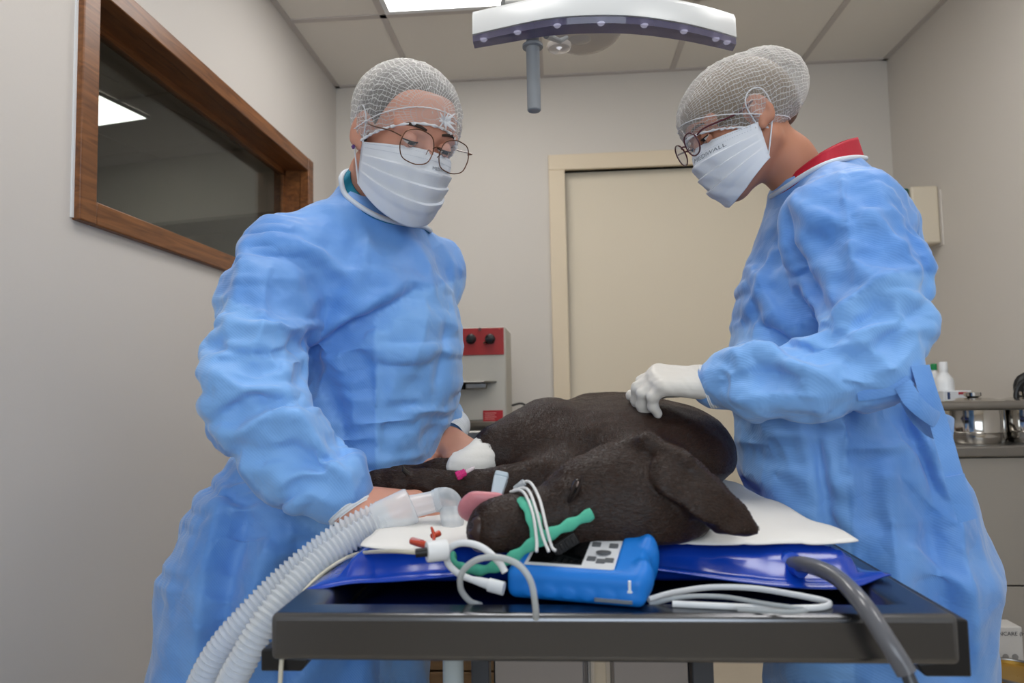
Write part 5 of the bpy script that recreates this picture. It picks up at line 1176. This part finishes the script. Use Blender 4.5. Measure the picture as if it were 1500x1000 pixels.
GS = Solid((0.10, 0.72, 0.22), (0.92, 1.62, 1.52), 0.0125)
GS.loft([(0.24, 0.515, 1.20, 0.180, 0.20), (0.55, 0.505, 1.20, 0.170, 0.19), (0.67, 0.507, 1.20, 0.170, 0.19), (0.79, 0.510, 1.20, 0.176, 0.20), (0.91, 0.487, 1.21, 0.174, 0.170), (1.03, 0.455, 1.21, 0.150, 0.155), (1.15, 0.447, 1.21, 0.142, 0.150),
         (1.25, 0.468, 1.21, 0.148, 0.155), (1.35, 0.482, 1.20, 0.118, 0.145), (1.395, 0.480, 1.20, 0.082, 0.105)], 0.0, k=0.02)
shN, shF = A(1240, 322, 1.05), A(1200, 330, 1.36)
GS.cone(A(1212, 292, 1.19), shN, 0.052, 0.080, k=0.05); GS.cone(A(1205, 292, 1.21), shF, 0.052, 0.070, k=0.05); GS.cone(A(1232, 272, 1.20), A(1270, 320, 1.15), 0.036, 0.05, k=0.04)
GS.chain([shN, A(1272, 395, 1.00), A(1282, 470, 0.965), A(1268, 522, 0.945), A(1190, 545, 0.955), A(1105, 553, 1.00), A(1068, 558, 1.03), A(1052, 564, 1.042)], [0.078, 0.076, 0.066, 0.058, 0.053, 0.050, 0.044, 0.033], k=0.04, kin=0.02)
GS.chain([shF, A(1205, 480, 1.42), A(1150, 590, 1.42)], [0.074, 0.062, 0.045], k=0.05, kin=0.02)
GS.box(TABLE_LO, TABLE_HI, 0.01, k=0.02, op='s'); GS.box((-0.3, 0.7, 0.85), (0.325, 1.75, 0.915), 0.01, k=0.02, op='s')
GS.cone(A(1200, 305, 1.2), A(1192, 272, 1.195), 0.085, 0.066, k=0.04); GS.ell(A(1172, 236, 1.19), (0.066, 0.062, 0.045), k=0.01, op='s')
linesR = [
 ([(1155, 300), (1160, 345), (1190, 420), (1215, 470)], 9, -0.010, 0.5), ([(1232, 250), (1242, 330), (1250, 380), (1290, 420)], 5, 0.007, 0), ([(1165, 300), (1225, 320), (1250, 330)], 14, 0.006, 0),
 ([(1120, 480), (1150, 500), (1192, 515)], 8, -0.014, 0.5), ([(1170, 478), (1220, 462), (1290, 410), (1345, 395)], 12, 0.011, 0.6), ([(1190, 512), (1240, 490), (1310, 440)], 13, -0.010, 0), ([(1215, 500), (1280, 480), (1345, 470)], 12, 0.010, 0.5),
 ([(1240, 530), (1300, 500), (1355, 440)], 10, -0.009, 0), ([(1260, 545), (1310, 540), (1345, 500)], 10, 0.008, 0), ([(1060, 520), (1100, 505), (1140, 510)], 8, 0.008, 0), ([(1060, 560), (1110, 545), (1180, 555)], 9, -0.007, 0), ([(1070, 590), (1130, 578), (1200, 580)], 9, 0.007, 0), ([(1150, 530), (1200, 545), (1240, 570)], 9, 0.008, 0),
 ([(1250, 300), (1300, 330), (1350, 380)], 14, 0.006, 0), ([(1330, 330), (1350, 370), (1362, 420)], 8, -0.006, 0),
 ([(1080, 640), (1140, 636), (1240, 640), (1330, 650), (1395, 640)], 3, 0.004, 0), ([(1235, 600), (1250, 720), (1255, 850)], 4, 0.004, 0), ([(1190, 610), (1210, 720), (1215, 860)], 14, -0.006, 0), ([(1320, 600), (1345, 660), (1370, 720)], 10, -0.012, 0.5), ([(1335, 600), (1370, 680), (1390, 730)], 9, 0.010, 0),
 ([(1300, 680), (1310, 800), (1330, 960)], 22, 0.010, 0), ([(1360, 740), (1385, 850), (1400, 980)], 20, -0.012, 0), ([(1405, 760), (1420, 860), (1430, 980)], 14, 0.010, 0), ([(1330, 800), (1380, 830), (1420, 870)], 10, 0.007, 0), ([(1100, 380), (1120, 430), (1150, 480)], 12, 0.006, 0), ([(1140, 350), (1115, 400), (1090, 460)], 9, 0.005, 0)]
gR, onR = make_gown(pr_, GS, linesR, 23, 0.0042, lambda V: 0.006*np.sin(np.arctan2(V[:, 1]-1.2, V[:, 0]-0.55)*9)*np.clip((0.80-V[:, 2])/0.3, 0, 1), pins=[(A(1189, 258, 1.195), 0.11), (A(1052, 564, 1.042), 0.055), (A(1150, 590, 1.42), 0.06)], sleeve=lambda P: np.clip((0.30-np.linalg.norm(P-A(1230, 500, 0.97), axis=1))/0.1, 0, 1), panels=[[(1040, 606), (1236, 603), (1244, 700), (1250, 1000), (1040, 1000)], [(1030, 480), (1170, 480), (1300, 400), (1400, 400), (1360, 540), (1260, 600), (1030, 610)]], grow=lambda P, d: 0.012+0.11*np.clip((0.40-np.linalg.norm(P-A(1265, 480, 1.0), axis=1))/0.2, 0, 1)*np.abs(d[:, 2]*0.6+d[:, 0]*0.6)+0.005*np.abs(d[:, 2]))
gR['label'] = 'light blue disposable gown tied at the back'
neck_parts([(1129, 288), (1150, 275), (1182, 254), (1215, 238), (1248, 231)], [(1268, 232, 1.20), (1250, 235, 1.26), (1200, 252, 1.28), (1150, 280, 1.25)], onR, gR, pr_, mat('red_scrubs', 'b30f2e', 0.7, bump=(200, 0.2, 0.001)), (-0.9, 0, -0.3), 0.042, 0.016, 0.14)
cuff(A(1066, 559, 1.037), A(1034, 567, 1.047), 0.0375, 0.0335, M_cuff, gR)
def ribbon(pts, wid, parent, name='waist_tie', up=(0, 0, 1), th=0.12):
    b = MB(); P = smooth_path(pts, 30); b.tube(P, wid, 10, flat=(1.0, th), up=up); return b.build(name, M_gown, parent, smooth=True)
ribbon([onR(1256, 580), onR(1290, 575), onR(1318, 567), onR(1334, 556, 0.006)], 0.0068, gR)
e = onR(1322, 563, 0.008); Y0 = e[1]
ribbon([e, A(1340, 590, Y0-0.012), A(1368, 612, Y0-0.004), A(1392, 622, Y0+0.02), A(1394, 630, Y0+0.03), A(1372, 632, Y0+0.03), A(1345, 612, Y0+0.02), A(1326, 580, Y0+0.01)], 0.0105, gR, up=(0.3, 0, 1))
ribbon([onR(1348, 535, 0.004, Y0), A(1360, 575, Y0), A(1377, 625, Y0), A(1390, 670, Y0-0.01), A(1399, 700, Y0-0.012)], 0.0125, gR, up=(1, 0.2, 0.2)); ribbon([A(1398, 696, Y0-0.014), A(1406, 725, Y0-0.016), A(1418, 762, Y0-0.018)], 0.0135, gR, up=(1, 0.2, 0.2))

# ================================================================== breathing circuit
M_hose = see_through('hose_translucent', 'eaeef2', 0.55, 0.14)
M_clear = see_through('clear_plastic', 'd9e0e6', 0.66, 0.08)
def corrugated(path, r0, r1, pitch, n=18):
    P = np.asarray(path); s = np.r_[0, np.cumsum(np.linalg.norm(np.diff(P, axis=0), axis=1))]; m = int(s[-1]/pitch*6); u = np.linspace(0, s[-1], m); Pm = np.stack([np.interp(u, s, P[:, k]) for k in range(3)], 1)
    rr = (r0+r1)/2+(r1-r0)/2*np.sin(u/pitch*2*math.pi); b = MB(); b.tube(Pm, rr, n, cap=False); return b
circ = empty('breathing_circuit', A(600, 745, 0.86), 'translucent corrugated breathing hoses with a clear elbow at the dog muzzle', 'breathing hose')
pa = smooth_path([A(572, 758, 0.850), A(530, 778, 0.835), A(480, 812, 0.812), A(430, 858, 0.785), A(392, 905, 0.765), A(360, 960, 0.755), A(335, 1010, 0.755), A(318, 1080, 0.77), A(300, 1200, 0.80), (-0.43, 0.76, 0.28), (-0.46, 0.66, 0.05), (-0.60, 0.48, 0.0175), (-0.80, 0.30, 0.0175)], 400)
pb = smooth_path([A(566, 748, 0.872), A(515, 772, 0.862), A(458, 812, 0.850), A(405, 858, 0.835), A(360, 905, 0.820), A(322, 950, 0.812), A(295, 1000, 0.81), A(275, 1070, 0.82), A(262, 1190, 0.84), (-0.49, 0.80, 0.30), (-0.52, 0.72, 0.05), (-0.66, 0.55, 0.0175), (-0.85, 0.38, 0.0175)], 400)
for p in (pa, pb): corrugated(p, 0.0132, 0.0172, 0.0066).build('hose', M_hose, circ, smooth=True, angle=80)
# smooth end cuff, connector, elbow
d0 = A(604, 741, 0.862)-A(560, 762, 0.852); Mx = Matrix.Translation(A(560, 760, 0.853)) @ frame_to(d0); Lc = float(np.linalg.norm(d0))
MB().lathe([(0.0215, -0.008), (0.0230, 0.0), (0.0230, Lc-0.003), (0.0215, Lc), (0.0150, Lc+0.001)], 28, Mx, cap=False).build('cuff', M_hose, circ, smooth=True, angle=50)
c1 = smooth_path([A(602, 742, 0.862), A(620, 738, 0.866), A(642, 733, 0.872)], 12); MB().tube(c1, np.linspace(0.0145, 0.0135, 12), 20).build('connector', M_hose, circ, smooth=True, angle=50)
el = smooth_path([A(636, 734, 0.871), A(652, 730, 0.872), A(661, 738, 0.870), A(662, 752, 0.866)], 20); MB().tube(el, 0.0145, 20).build('elbow', M_clear, circ, smooth=True, angle=60)
MB().lathe([(0.0146, -0.004), (0.0156, -0.003), (0.0156, 0.003), (0.0146, 0.004)], 24, Matrix.Translation(A(644, 732, 0.872)) @ frame_to(A(652, 730, 0.872)-A(640, 733, 0.872)), cap=False).build('elbow_collar', M_clear, circ, smooth=True, angle=40)
v0, v1 = A(662, 748, 0.868), A(664, 786, 0.845); MB().lathe([(0.0155, 0), (0.0150, 0.012), (0.0135, 0.020), (0.0128, 0.036)], 24, Matrix.Translation(v0) @ frame_to(v1-v0), cap=False).build('adapter', M_clear, circ, smooth=True, angle=50)
v2 = A(668, 806, 0.80); MB().lathe([(0.0115, 0), (0.0112, 0.03), (0.012, 0.032), (0.012, 0.040)], 20, Matrix.Translation(v1) @ frame_to(v2-v1), cap=False).build('tube_connector', see_through('clear_violet_plastic', 'c9bfd6', 0.6, 0.08), circ, smooth=True, angle=50)
MB().tube(smooth_path([A(666, 800, 0.815), A(682, 806, 0.795), A(704, 802, 0.775), A(730, 790, 0.765)], 20), 0.0062, 14).build('endotracheal_tube', see_through('clear_violet_plastic', 'c9bfd6', 0.6), circ, smooth=True)

# sensor: white cylinder with a black end and its thin cable over the left table edge
Pz = lambda px_, py_, dz: at_z(px_, py_, PADZ+dz)
sn = empty('airway_sensor', Pz(640, 808, 0.011), 'small white cylindrical sensor with a black end on a thin cable', 'sensor')
s0, s1 = Pz(625, 808, 0.011), Pz(655, 805, 0.011); ds = s1-s0
MB().lathe([(0.0095, 0), (0.0102, 0.001), (0.0102, np.linalg.norm(ds)-0.001), (0.0095, np.linalg.norm(ds))], 24, Matrix.Translation(s0) @ frame_to(ds)).build('housing', M_white, sn, smooth=True, angle=40)
MB().tube([Pz(609, 810, 0.010), Pz(627, 808, 0.011)], [0.0042, 0.0046], 12).build('plug', M_black, sn, smooth=True, angle=40)
MB().tube(smooth_path([Pz(611, 809, 0.010), Pz(570, 807, 0.006), A(520, 812, 0.80), A(485, 830, 0.79), A(455, 855, 0.77), A(432, 885, 0.735), A(420, 912, 0.70), A(414, 950, 0.66), A(410, 1010, 0.65), A(408, 1100, 0.66), (-0.27, 0.68, 0.35), (-0.30, 0.66, 0.03), (-0.42, 0.50, 0.003), (-0.7, 0.3, 0.003)], 140), 0.0022, 8).build('cable', mat('cable_cream', 'c9c4b4', 0.4), sn, smooth=True)

# orange clamp lying on the pad
oc = empty('orange_clip', Pz(630, 795, 0), 'small orange-red plastic clip lying on the white pad', 'clip')
M_or = mat('orange_plastic', 'c4472a', 0.35)
MB().tube(smooth_path([Pz(603, 793, 0.005), Pz(620, 797, 0.005), Pz(638, 801, 0.005)], 10), [0.0028, 0.0028, 0.0032, 0.0036, 0.0036, 0.004, 0.004, 0.004, 0.0036, 0.003], 10).build('stem', M_or, oc, smooth=True)
MB().tube(smooth_path([Pz(634, 799, 0.005), Pz(636, 786, 0.011), Pz(632, 772, 0.02)], 8), [0.0035, 0.0034, 0.003, 0.003, 0.003, 0.003, 0.0028, 0.002], 10, flat=(1, 0.6)).build('arm', M_or, oc, smooth=True)
MB().tube([Pz(633, 785, 0.011), Pz(643, 781, 0.012)], [0.003, 0.0035], 10).build('wing', M_or, oc, smooth=True)
MB().tube([Pz(604, 792, 0.005), Pz(618, 796, 0.005)], 0.0042, 12).build('sleeve', see_through('pink_plastic', 'd98f86', 0.35), oc, smooth=True)

# pale clip standing on the tongue
tcp = empty('tongue_clip', A(730, 720, 0.765), 'pale blue plastic clip standing on the dog tongue', 'clip')
k0, k1 = A(724, 738, 0.757), A(736, 692, 0.775); dk = k1-k0; L_ = float(np.linalg.norm(dk)); Mx = Matrix.Translation(k0) @ frame_to(dk, (1, 0, 0))
b = MB()
for z0, z1, wa, wb in ((0, L_*0.85, 0.0055, 0.0078), (L_*0.85, L_, 0.0082, 0.0072)):
    V = [(-wa, -0.004, z0), (wa, -0.004, z0), (wa, 0.004, z0), (-wa, 0.004, z0), (-wb, -0.0055, z1), (wb, -0.0055, z1), (wb, 0.0055, z1), (-wb, 0.0055, z1)]
    b.add([tuple(Mx @ Vector(v)) for v in V], [(0, 3, 2, 1), (4, 5, 6, 7), (0, 1, 5, 4), (1, 2, 6, 5), (2, 3, 7, 6), (3, 0, 4, 7)])
b.build('handle', mat('pale_blue_plastic', 'b9c6d0', 0.3), tcp, bevel=0.0015, seg=2)
MB().tube(smooth_path([A(722, 742, 0.755), A(716, 736, 0.755), A(713, 742, 0.753)], 10), 0.0016, 8).build('jaw', mat('pale_blue_plastic', 'b9c6d0'), tcp, smooth=True)

# green tape tied round the muzzle, one tail lying towards the cheek
M_tape = mat('tape_mint_green', '4fb296', 0.75, bump=(300, 0.4, 0.0008))
tape = empty('green_tie', A(780, 790, 0.71), 'mint green gauze tie knotted round the dog muzzle', 'tie')
MB().tube(smooth_path([A(664, 812, 0.745), A(666, 824, 0.735), A(685, 834, 0.72), A(715, 833, 0.705), A(745, 820, 0.698), A(775, 800, 0.694), A(800, 785, 0.695), A(835, 768, 0.705), A(867, 752, 0.715)], 60), [0.0056+0.0012*math.sin(i*0.9) for i in range(60)], 12, flat=(1.0, 0.6)).build('tail', M_tape, tape, smooth=True)
MB().tube(smooth_path([A(758, 728, 0.745), A(772, 738, 0.722), A(782, 760, 0.704), A(788, 785, 0.696), A(792, 800, 0.695)], 24), [0.0075+0.0008*math.sin(i) for i in range(24)], 12, flat=(1.0, 0.35), up=(1, 0, 0.1)).build('loop', M_tape, tape, smooth=True)
# three thin white sensor wires over the muzzle
wr = empty('sensor_wires', A(790, 760, 0.70), 'three thin white sensor wires looped over the dog muzzle', 'wire')
M_wire = mat('wire_white', 'd8d8d8', 0.4)
for pts in ([(762, 708, .760), (776, 706, .745), (790, 730, .715), (800, 770, .690), (808, 800, .683), (814, 806, .680)], [(752, 718, .755), (772, 716, .735), (785, 745, .705), (795, 785, .686), (804, 808, .678)], [(748, 720, .755), (766, 720, .735), (780, 750, .704), (786, 790, .686), (786, 808, .678)]):
    MB().tube(smooth_path([A(*p) for p in pts], 40), 0.0016, 8).build('wire', M_wire, wr, smooth=True)
MB().tube([A(754, 716, .757), A(768, 706, .752)], [0.0032, 0.0038], 10, flat=(1, 0.6)).build('probe', see_through('clear_plastic', 'd9e0e6', 0.5), wr, smooth=True)
# black buckle by the jaw
bk = MB(); q = A(828, 797, 0.712); Mx = Matrix.Translation(q) @ Matrix.Rotation(-0.55, 4, 'Y'); bk.box((-0.014, -0.003, -0.006), (0.014, 0.003, 0.006), Mx); 
for i in range(4): bk.box((-0.012+i*0.0065, -0.0045, -0.004), (-0.008+i*0.0065, -0.003, 0.004), Mx)
tag(bk.build('black_clip', M_black, bevel=0.001), 'small ribbed black plastic clip beside the dog jaw', 'clip')

# ================================================================== handheld monitor in a blue rubber sleeve
def monitor():
    # corners on the table plane: front left, front right; back left
    zb = TZ+0.0006; fl, fr = A(741, 882, 0.690), A(946, 893, 0.655); fl[2] = fr[2] = zb; dx = fr-fl; Lx = float(np.linalg.norm(dx)); dx /= Lx; dy = np.array((-dx[1], dx[0], 0)); up = np.array((0, 0, 1.0))
    t = empty('handheld_monitor', (fl+fr)/2, 'handheld patient monitor in a bright blue rubber sleeve on the table rim', 'monitor')
    W, Hf, Hb = 0.084, 0.030, 0.033
    # sleeve: rounded block whose top leans back
    S = Solid((-0.012, -0.012, -0.004), (Lx+0.012, W+0.012, 0.075), 0.0016)
    S.box((0, 0, 0), (Lx, W, Hf), 0.009, k=0.004)
    for i in range(6): S.ell((0.025+i*0.019, 0.0, 0.009), (0.007, 0.0012, 0.006), k=0.002)
    S.ell((Lx-0.004, 0.02, 0.020), (0.010, 0.014, 0.013), k=0.006); S.ell((Lx-0.004, W-0.02, 0.020), (0.010, 0.014, 0.013), k=0.006)
    S.box((0.014, 0.010, Hf-0.003), (Lx-0.030, W-0.010, Hf+0.02), 0.003, k=0.002, op='s')
    V, Q = S.mesh(1); toW = lambda P: fl+np.outer(P[:, 0], dx)+np.outer(P[:, 1], dy)+np.outer(P[:, 2]*(1+0.85*P[:, 1]/W), up)
    V = toW(V); big_mesh('sleeve', V, Q, mat('rubber_blue', '0a74d0', 0.45), t)
    def slab(x0, x1, y0, y1, z0, z1, name, m, parent, bevel=0.001):
        P = np.array([(x0, y0, z0), (x1, y0, z0), (x1, y1, z0), (x0, y1, z0), (x0, y0, z1), (x1, y0, z1), (x1, y1, z1), (x0, y1, z1)]); b = MB(); b.add(toW(P), [(0, 3, 2, 1), (4, 5, 6, 7), (0, 1, 5, 4), (1, 2, 6, 5), (2, 3, 7, 6), (3, 0, 4, 7)]); return b.build(name, m, parent, bevel=bevel)
    x0, x1, y0, y1, z = 0.015, Lx-0.031, 0.011, W-0.011, Hf-0.003
    fp = slab(x0, x1, y0, y1, z-0.001, z+0.0012, 'face_plate', mat('plate_white', 'd4d6da', 0.35), t)
    xs = x0+(x1-x0)*0.64; slab(x0+0.004, xs, y0+0.006, y1-0.003, z+0.001, z+0.0018, 'screen', mat('screen_black', '050708', 0.06, spec=0.8), t, 0.0004)
    kx, ky = (xs+x1)/2+0.001, (y0+y1)/2
    M_key = mat('key_grey', '55585c', 0.5); P = np.array([(kx, ky, z+0.0010)]); c = toW(P)[0]
    MB().lathe([(0.0075, 0), (0.0075, 0.0014), (0.006, 0.0018)], 24, Matrix.Translation(c) @ frame_to(up)).build('key', M_key, t, smooth=True, angle=40)
    for ox, oy in ((-0.010, -0.013), (0.008, -0.014), (-0.010, 0.014), (0.008, 0.013), (0.0, -0.0165)): slab(kx+ox-0.0045, kx+ox+0.0045, ky+oy-0.0035, ky+oy+0.0035, z+0.001, z+0.0022, 'key', M_key, t, 0.0005)
    # raised arrow mark on the end and a grey plate low on the front
    slab(Lx-0.048, Lx-0.012, -0.0022, 0.001, 0.005, 0.0085, 'name_plate', mat('plate_grey', '7c8794', 0.3, 0.5), t, 0.0003)
    m_ = MB(); e = fl+dx*(Lx+0.0065)+dy*0.012+up*0.020
    slab(Lx-0.0155, Lx-0.013, -0.0012, 0.001, 0.0165, 0.026, 'arrow_mark', mat('mark_white', 'dfe6ee', 0.4), t, 0.0003); slab(Lx-0.0165, Lx-0.012, -0.0012, 0.001, 0.0150, 0.0168, 'arrow_mark', mat('mark_white', 'dfe6ee'), t, 0.0003)
    return t, fl, dx, dy
mon, mfl, mdx, mdy = monitor()
# plug and looping white cable on the left of the monitor
cl = empty('monitor_cable', A(715, 850, 0.68), 'white looping cable plugged into the left end of the blue monitor', 'cable')
M_cab_w = mat('cable_white', 'dcdfe2', 0.35)
pg0, pg1 = A(702, 852, 0.69), A(740, 862, 0.683)
MB().tube([A(690, 848, 0.692), A(704, 852, 0.69), A(715, 855, 0.688), A(716, 856, 0.688), A(738, 862, 0.684)], [0.0032, 0.0046, 0.0052, 0.0068, 0.0068], 14, flat=(1.0, 0.8)).build('plug', M_cab_w, cl, smooth=True, angle=40)
MB().tube(smooth_path([A(692, 849, 0.692), A(672, 840, 0.69), A(656, 824, 0.688), A(657, 805, 0.684), A(676, 795, 0.680), A(705, 801, 0.672), A(730, 822, 0.664), A(740, 838, 0.662)], 60), 0.0034, 12).build('cable', M_cab_w, cl, smooth=True)
MB().tube(smooth_path([A(704, 886, 0.690), A(688, 880, 0.680), A(675, 862, 0.668), A(677, 838, 0.655), A(698, 820, 0.648), A(728, 816, 0.642), A(758, 826, 0.636), A(777, 850, 0.632), A(784, 885, 0.634), A(785, 905, 0.645)], 70), 0.0030, 12).build('cable', see_through('cable_clear', 'bfc4c6', 0.25), cl, smooth=True)
# white flat cables on the right of the monitor
cr_ = empty('sensor_cable', A(1080, 880, 0.66), 'white cable loops lying on the table to the right of the blue monitor', 'cable')
def on_rim(px_, py_, dz=0.003): return at_z(px_, py_, TZ+dz)
MB().tube(smooth_path([A(950, 878, 0.685), on_rim(985, 868), on_rim(1040, 860), on_rim(1100, 861), on_rim(1160, 870), on_rim(1208, 880), on_rim(1214, 886), on_rim(1190, 890), on_rim(1120, 890), on_rim(1050, 887), on_rim(985, 884)], 90), 0.0030, 10, flat=(1, 0.8)).build('cable', M_cab_w, cr_, smooth=True)
MB().tube(smooth_path([A(952, 885, 0.678), on_rim(1000, 874, 0.008), on_rim(1060, 874, 0.008), on_rim(1120, 884, 0.008), on_rim(1180, 893, 0.008), on_rim(1150, 896, 0.006), on_rim(1080, 892, 0.006)], 60), 0.0022, 8).build('cable', mat('cable_grey', '9aa0a4', 0.4), cr_, smooth=True)

# ================================================================== surgical lamp
LY = 1.30
lamp = empty('surgical_lamp', A(885, 20, LY), 'white curved surgical lamp head with a grey handle hanging from the ceiling', 'lamp')
lw_ = lambda px_, py_, Y=LY: A(px_, py_, Y)
edge = smooth_path([lw_(692, 50, 1.24), lw_(745, 38, 1.18), (lw_(800, 27, 1.15)), lw_(860, 22, 1.14), lw_(930, 23, 1.145), lw_(1000, 33, 1.17), lw_(1050, 45, 1.21), lw_(1079, 54, 1.26)], 60)
def lamp_body():
    n = len(edge); V = []; F = []; prof = []
    for i in range(n):
        t = i/(n-1); s = math.sin(math.pi*t); inn = np.array((0.0, 1.0, 0.0))*(0.034+0.008*s); h_ = 0.050-0.004*s; e = edge[i]
        ring_ = [e, e+np.array((0, 0.002, h_*0.75)), e+np.array((0, 0.012, h_)), e+inn*0.6+np.array((0, 0, h_*1.08)), e+inn+np.array((0, 0, h_*0.95)), e+inn+np.array((0, 0.006, 0.004)), e+inn+np.array((0, 0, 0))]
        V += ring_
    k = 7
    for i in range(n-1):
        for j in range(k): F.append((i*k+j, (i+1)*k+j, (i+1)*k+(j+1) % k, i*k+(j+1) % k))
    F.append(tuple(range(k))); F.append(tuple(reversed(range((n-1)*k, n*k)))); b = MB(); b.add(V, F); return b
lamp_body().build('housing', mat('lamp_white', 'd3d5d6', 0.3), lamp, smooth=True, bevel=0.0, angle=40)
# tinted lens strip below the housing edge
def strip():
    n = len(edge); V = []; F = []
    for i in range(n):
        t = i/(n-1); s = math.sin(math.pi*t); e = edge[i]+np.array((0, 0.003, -0.0012)); w_ = np.array((0, 0.028+0.008*s, 0)); V += [e, e+np.array((0, 0.002, -0.011)), e+w_+np.array((0, 0, -0.011)), e+w_]
    for i in range(n-1):
        for j in range(4): F.append((i*4+j, i*4+(j+1) % 4, (i+1)*4+(j+1) % 4, (i+1)*4+j))
    F += [(3, 2, 1, 0), tuple((n-1)*4+k for k in range(4))]; b = MB(); b.add(V, F); return b
lens = strip().build('lens_strip', see_through('lens_violet', '6a6680', 0.35, 0.05, (0.85, 0.82, 0.95)), lamp, smooth=True, angle=30)
for i in (3, 12, 20, 28, 36, 44, 52, 56):
    e = edge[i]+np.array((0, 0.018, -0.005)); MB().lathe([(0.007, 0.0), (0.005, -0.003), (0.002, -0.004)], 16, Matrix.Translation(e)).build('led', mat('led_glow', (0.9, 0.92, 1.0), 0.3, emit=0.9), lens, smooth=True)
# far lobe with clear lens domes
lb = A(858, 50, 1.50); S = Solid(lb-np.array((0.12, 0.16, 0.05)), lb+np.array((0.12, 0.16, 0.06)), 0.004); S.ell(lb+np.array((0, 0, 0.012)), (0.085, 0.12, 0.014), k=0.01); S.ell(lb+np.array((0, -0.10, 0.02)), (0.055, 0.10, 0.016), k=0.02); V, Q = S.mesh(2)
lo_ = big_mesh('far_lobe', V, Q, mat('lamp_lobe_grey', 'b0a79f', 0.25), lamp)
for px_, py_, Y, r_ in ((819, 68, 1.42, 0.026), (850, 54, 1.52, 0.028), (885, 51, 1.56, 0.022)):
    c = A(px_, py_, Y); MB().lathe([(r_, 0.004), (r_*1.02, 0.0), (r_*0.92, -0.006), (r_*0.6, -0.010), (0.001, -0.012)], 28, Matrix.Translation(c), cap=False).build('lens_dome', see_through('lens_clear', 'c9c2bc', 0.5, 0.05), lo_, smooth=True); MB().lathe([(0.006, 0), (0.003, -0.003)], 14, Matrix.Translation(c+np.array((0, 0, -0.003)))).build('led', mat('led_glow', (0.9, 0.92, 1.0)), lo_, smooth=True)
h0, h1 = A(784.5, 46, 1.22), A(782.5, 163, 1.22)
M_hgrey = mat('handle_grey', '83878c', 0.4)
MB().lathe([(0.0105, 0), (0.0125, 0.002), (0.0125, 0.115), (0.013, 0.119), (0.019, 0.120), (0.019, 0.125), (0.012, 0.126), (0.012, 0.150)], 28, Matrix.Translation((h1[0], h1[1], h1[2]))).build('handle', M_hgrey, lamp, smooth=True, angle=40)
MB().tube([A(800, 52, 1.22), A(820, 60, 1.30), A(830, 55, 1.36)], [0.006, 0.005, 0.004], 10).build('handle_bracket', M_hgrey, lamp, smooth=True)
# suspension arm up to the ceiling
ar = smooth_path([A(742, 6, 1.32), A(735, -12, 1.42), A(722, -30, 1.52)], 14); MB().tube(ar, 0.012, 14).build('arm', mat('arm_grey', '9b9a96', 0.35), lamp, smooth=True)
e = ar[-1]; MB().tube([e, (e[0], e[1], H-0.002)], 0.016, 16).build('drop_tube', mat('arm_grey', '9b9a96'), lamp, smooth=True); MB().lathe([(0.06, -0.03), (0.07, -0.002)], 28, Matrix.Translation((e[0], e[1], H))).build('ceiling_rose', M_white, lamp, smooth=True, angle=40)
MB().tube([A(800, 5, 1.30), A(742, 6, 1.32)], 0.010, 12).build('arm', mat('arm_grey', '9b9a96'), lamp, smooth=True)
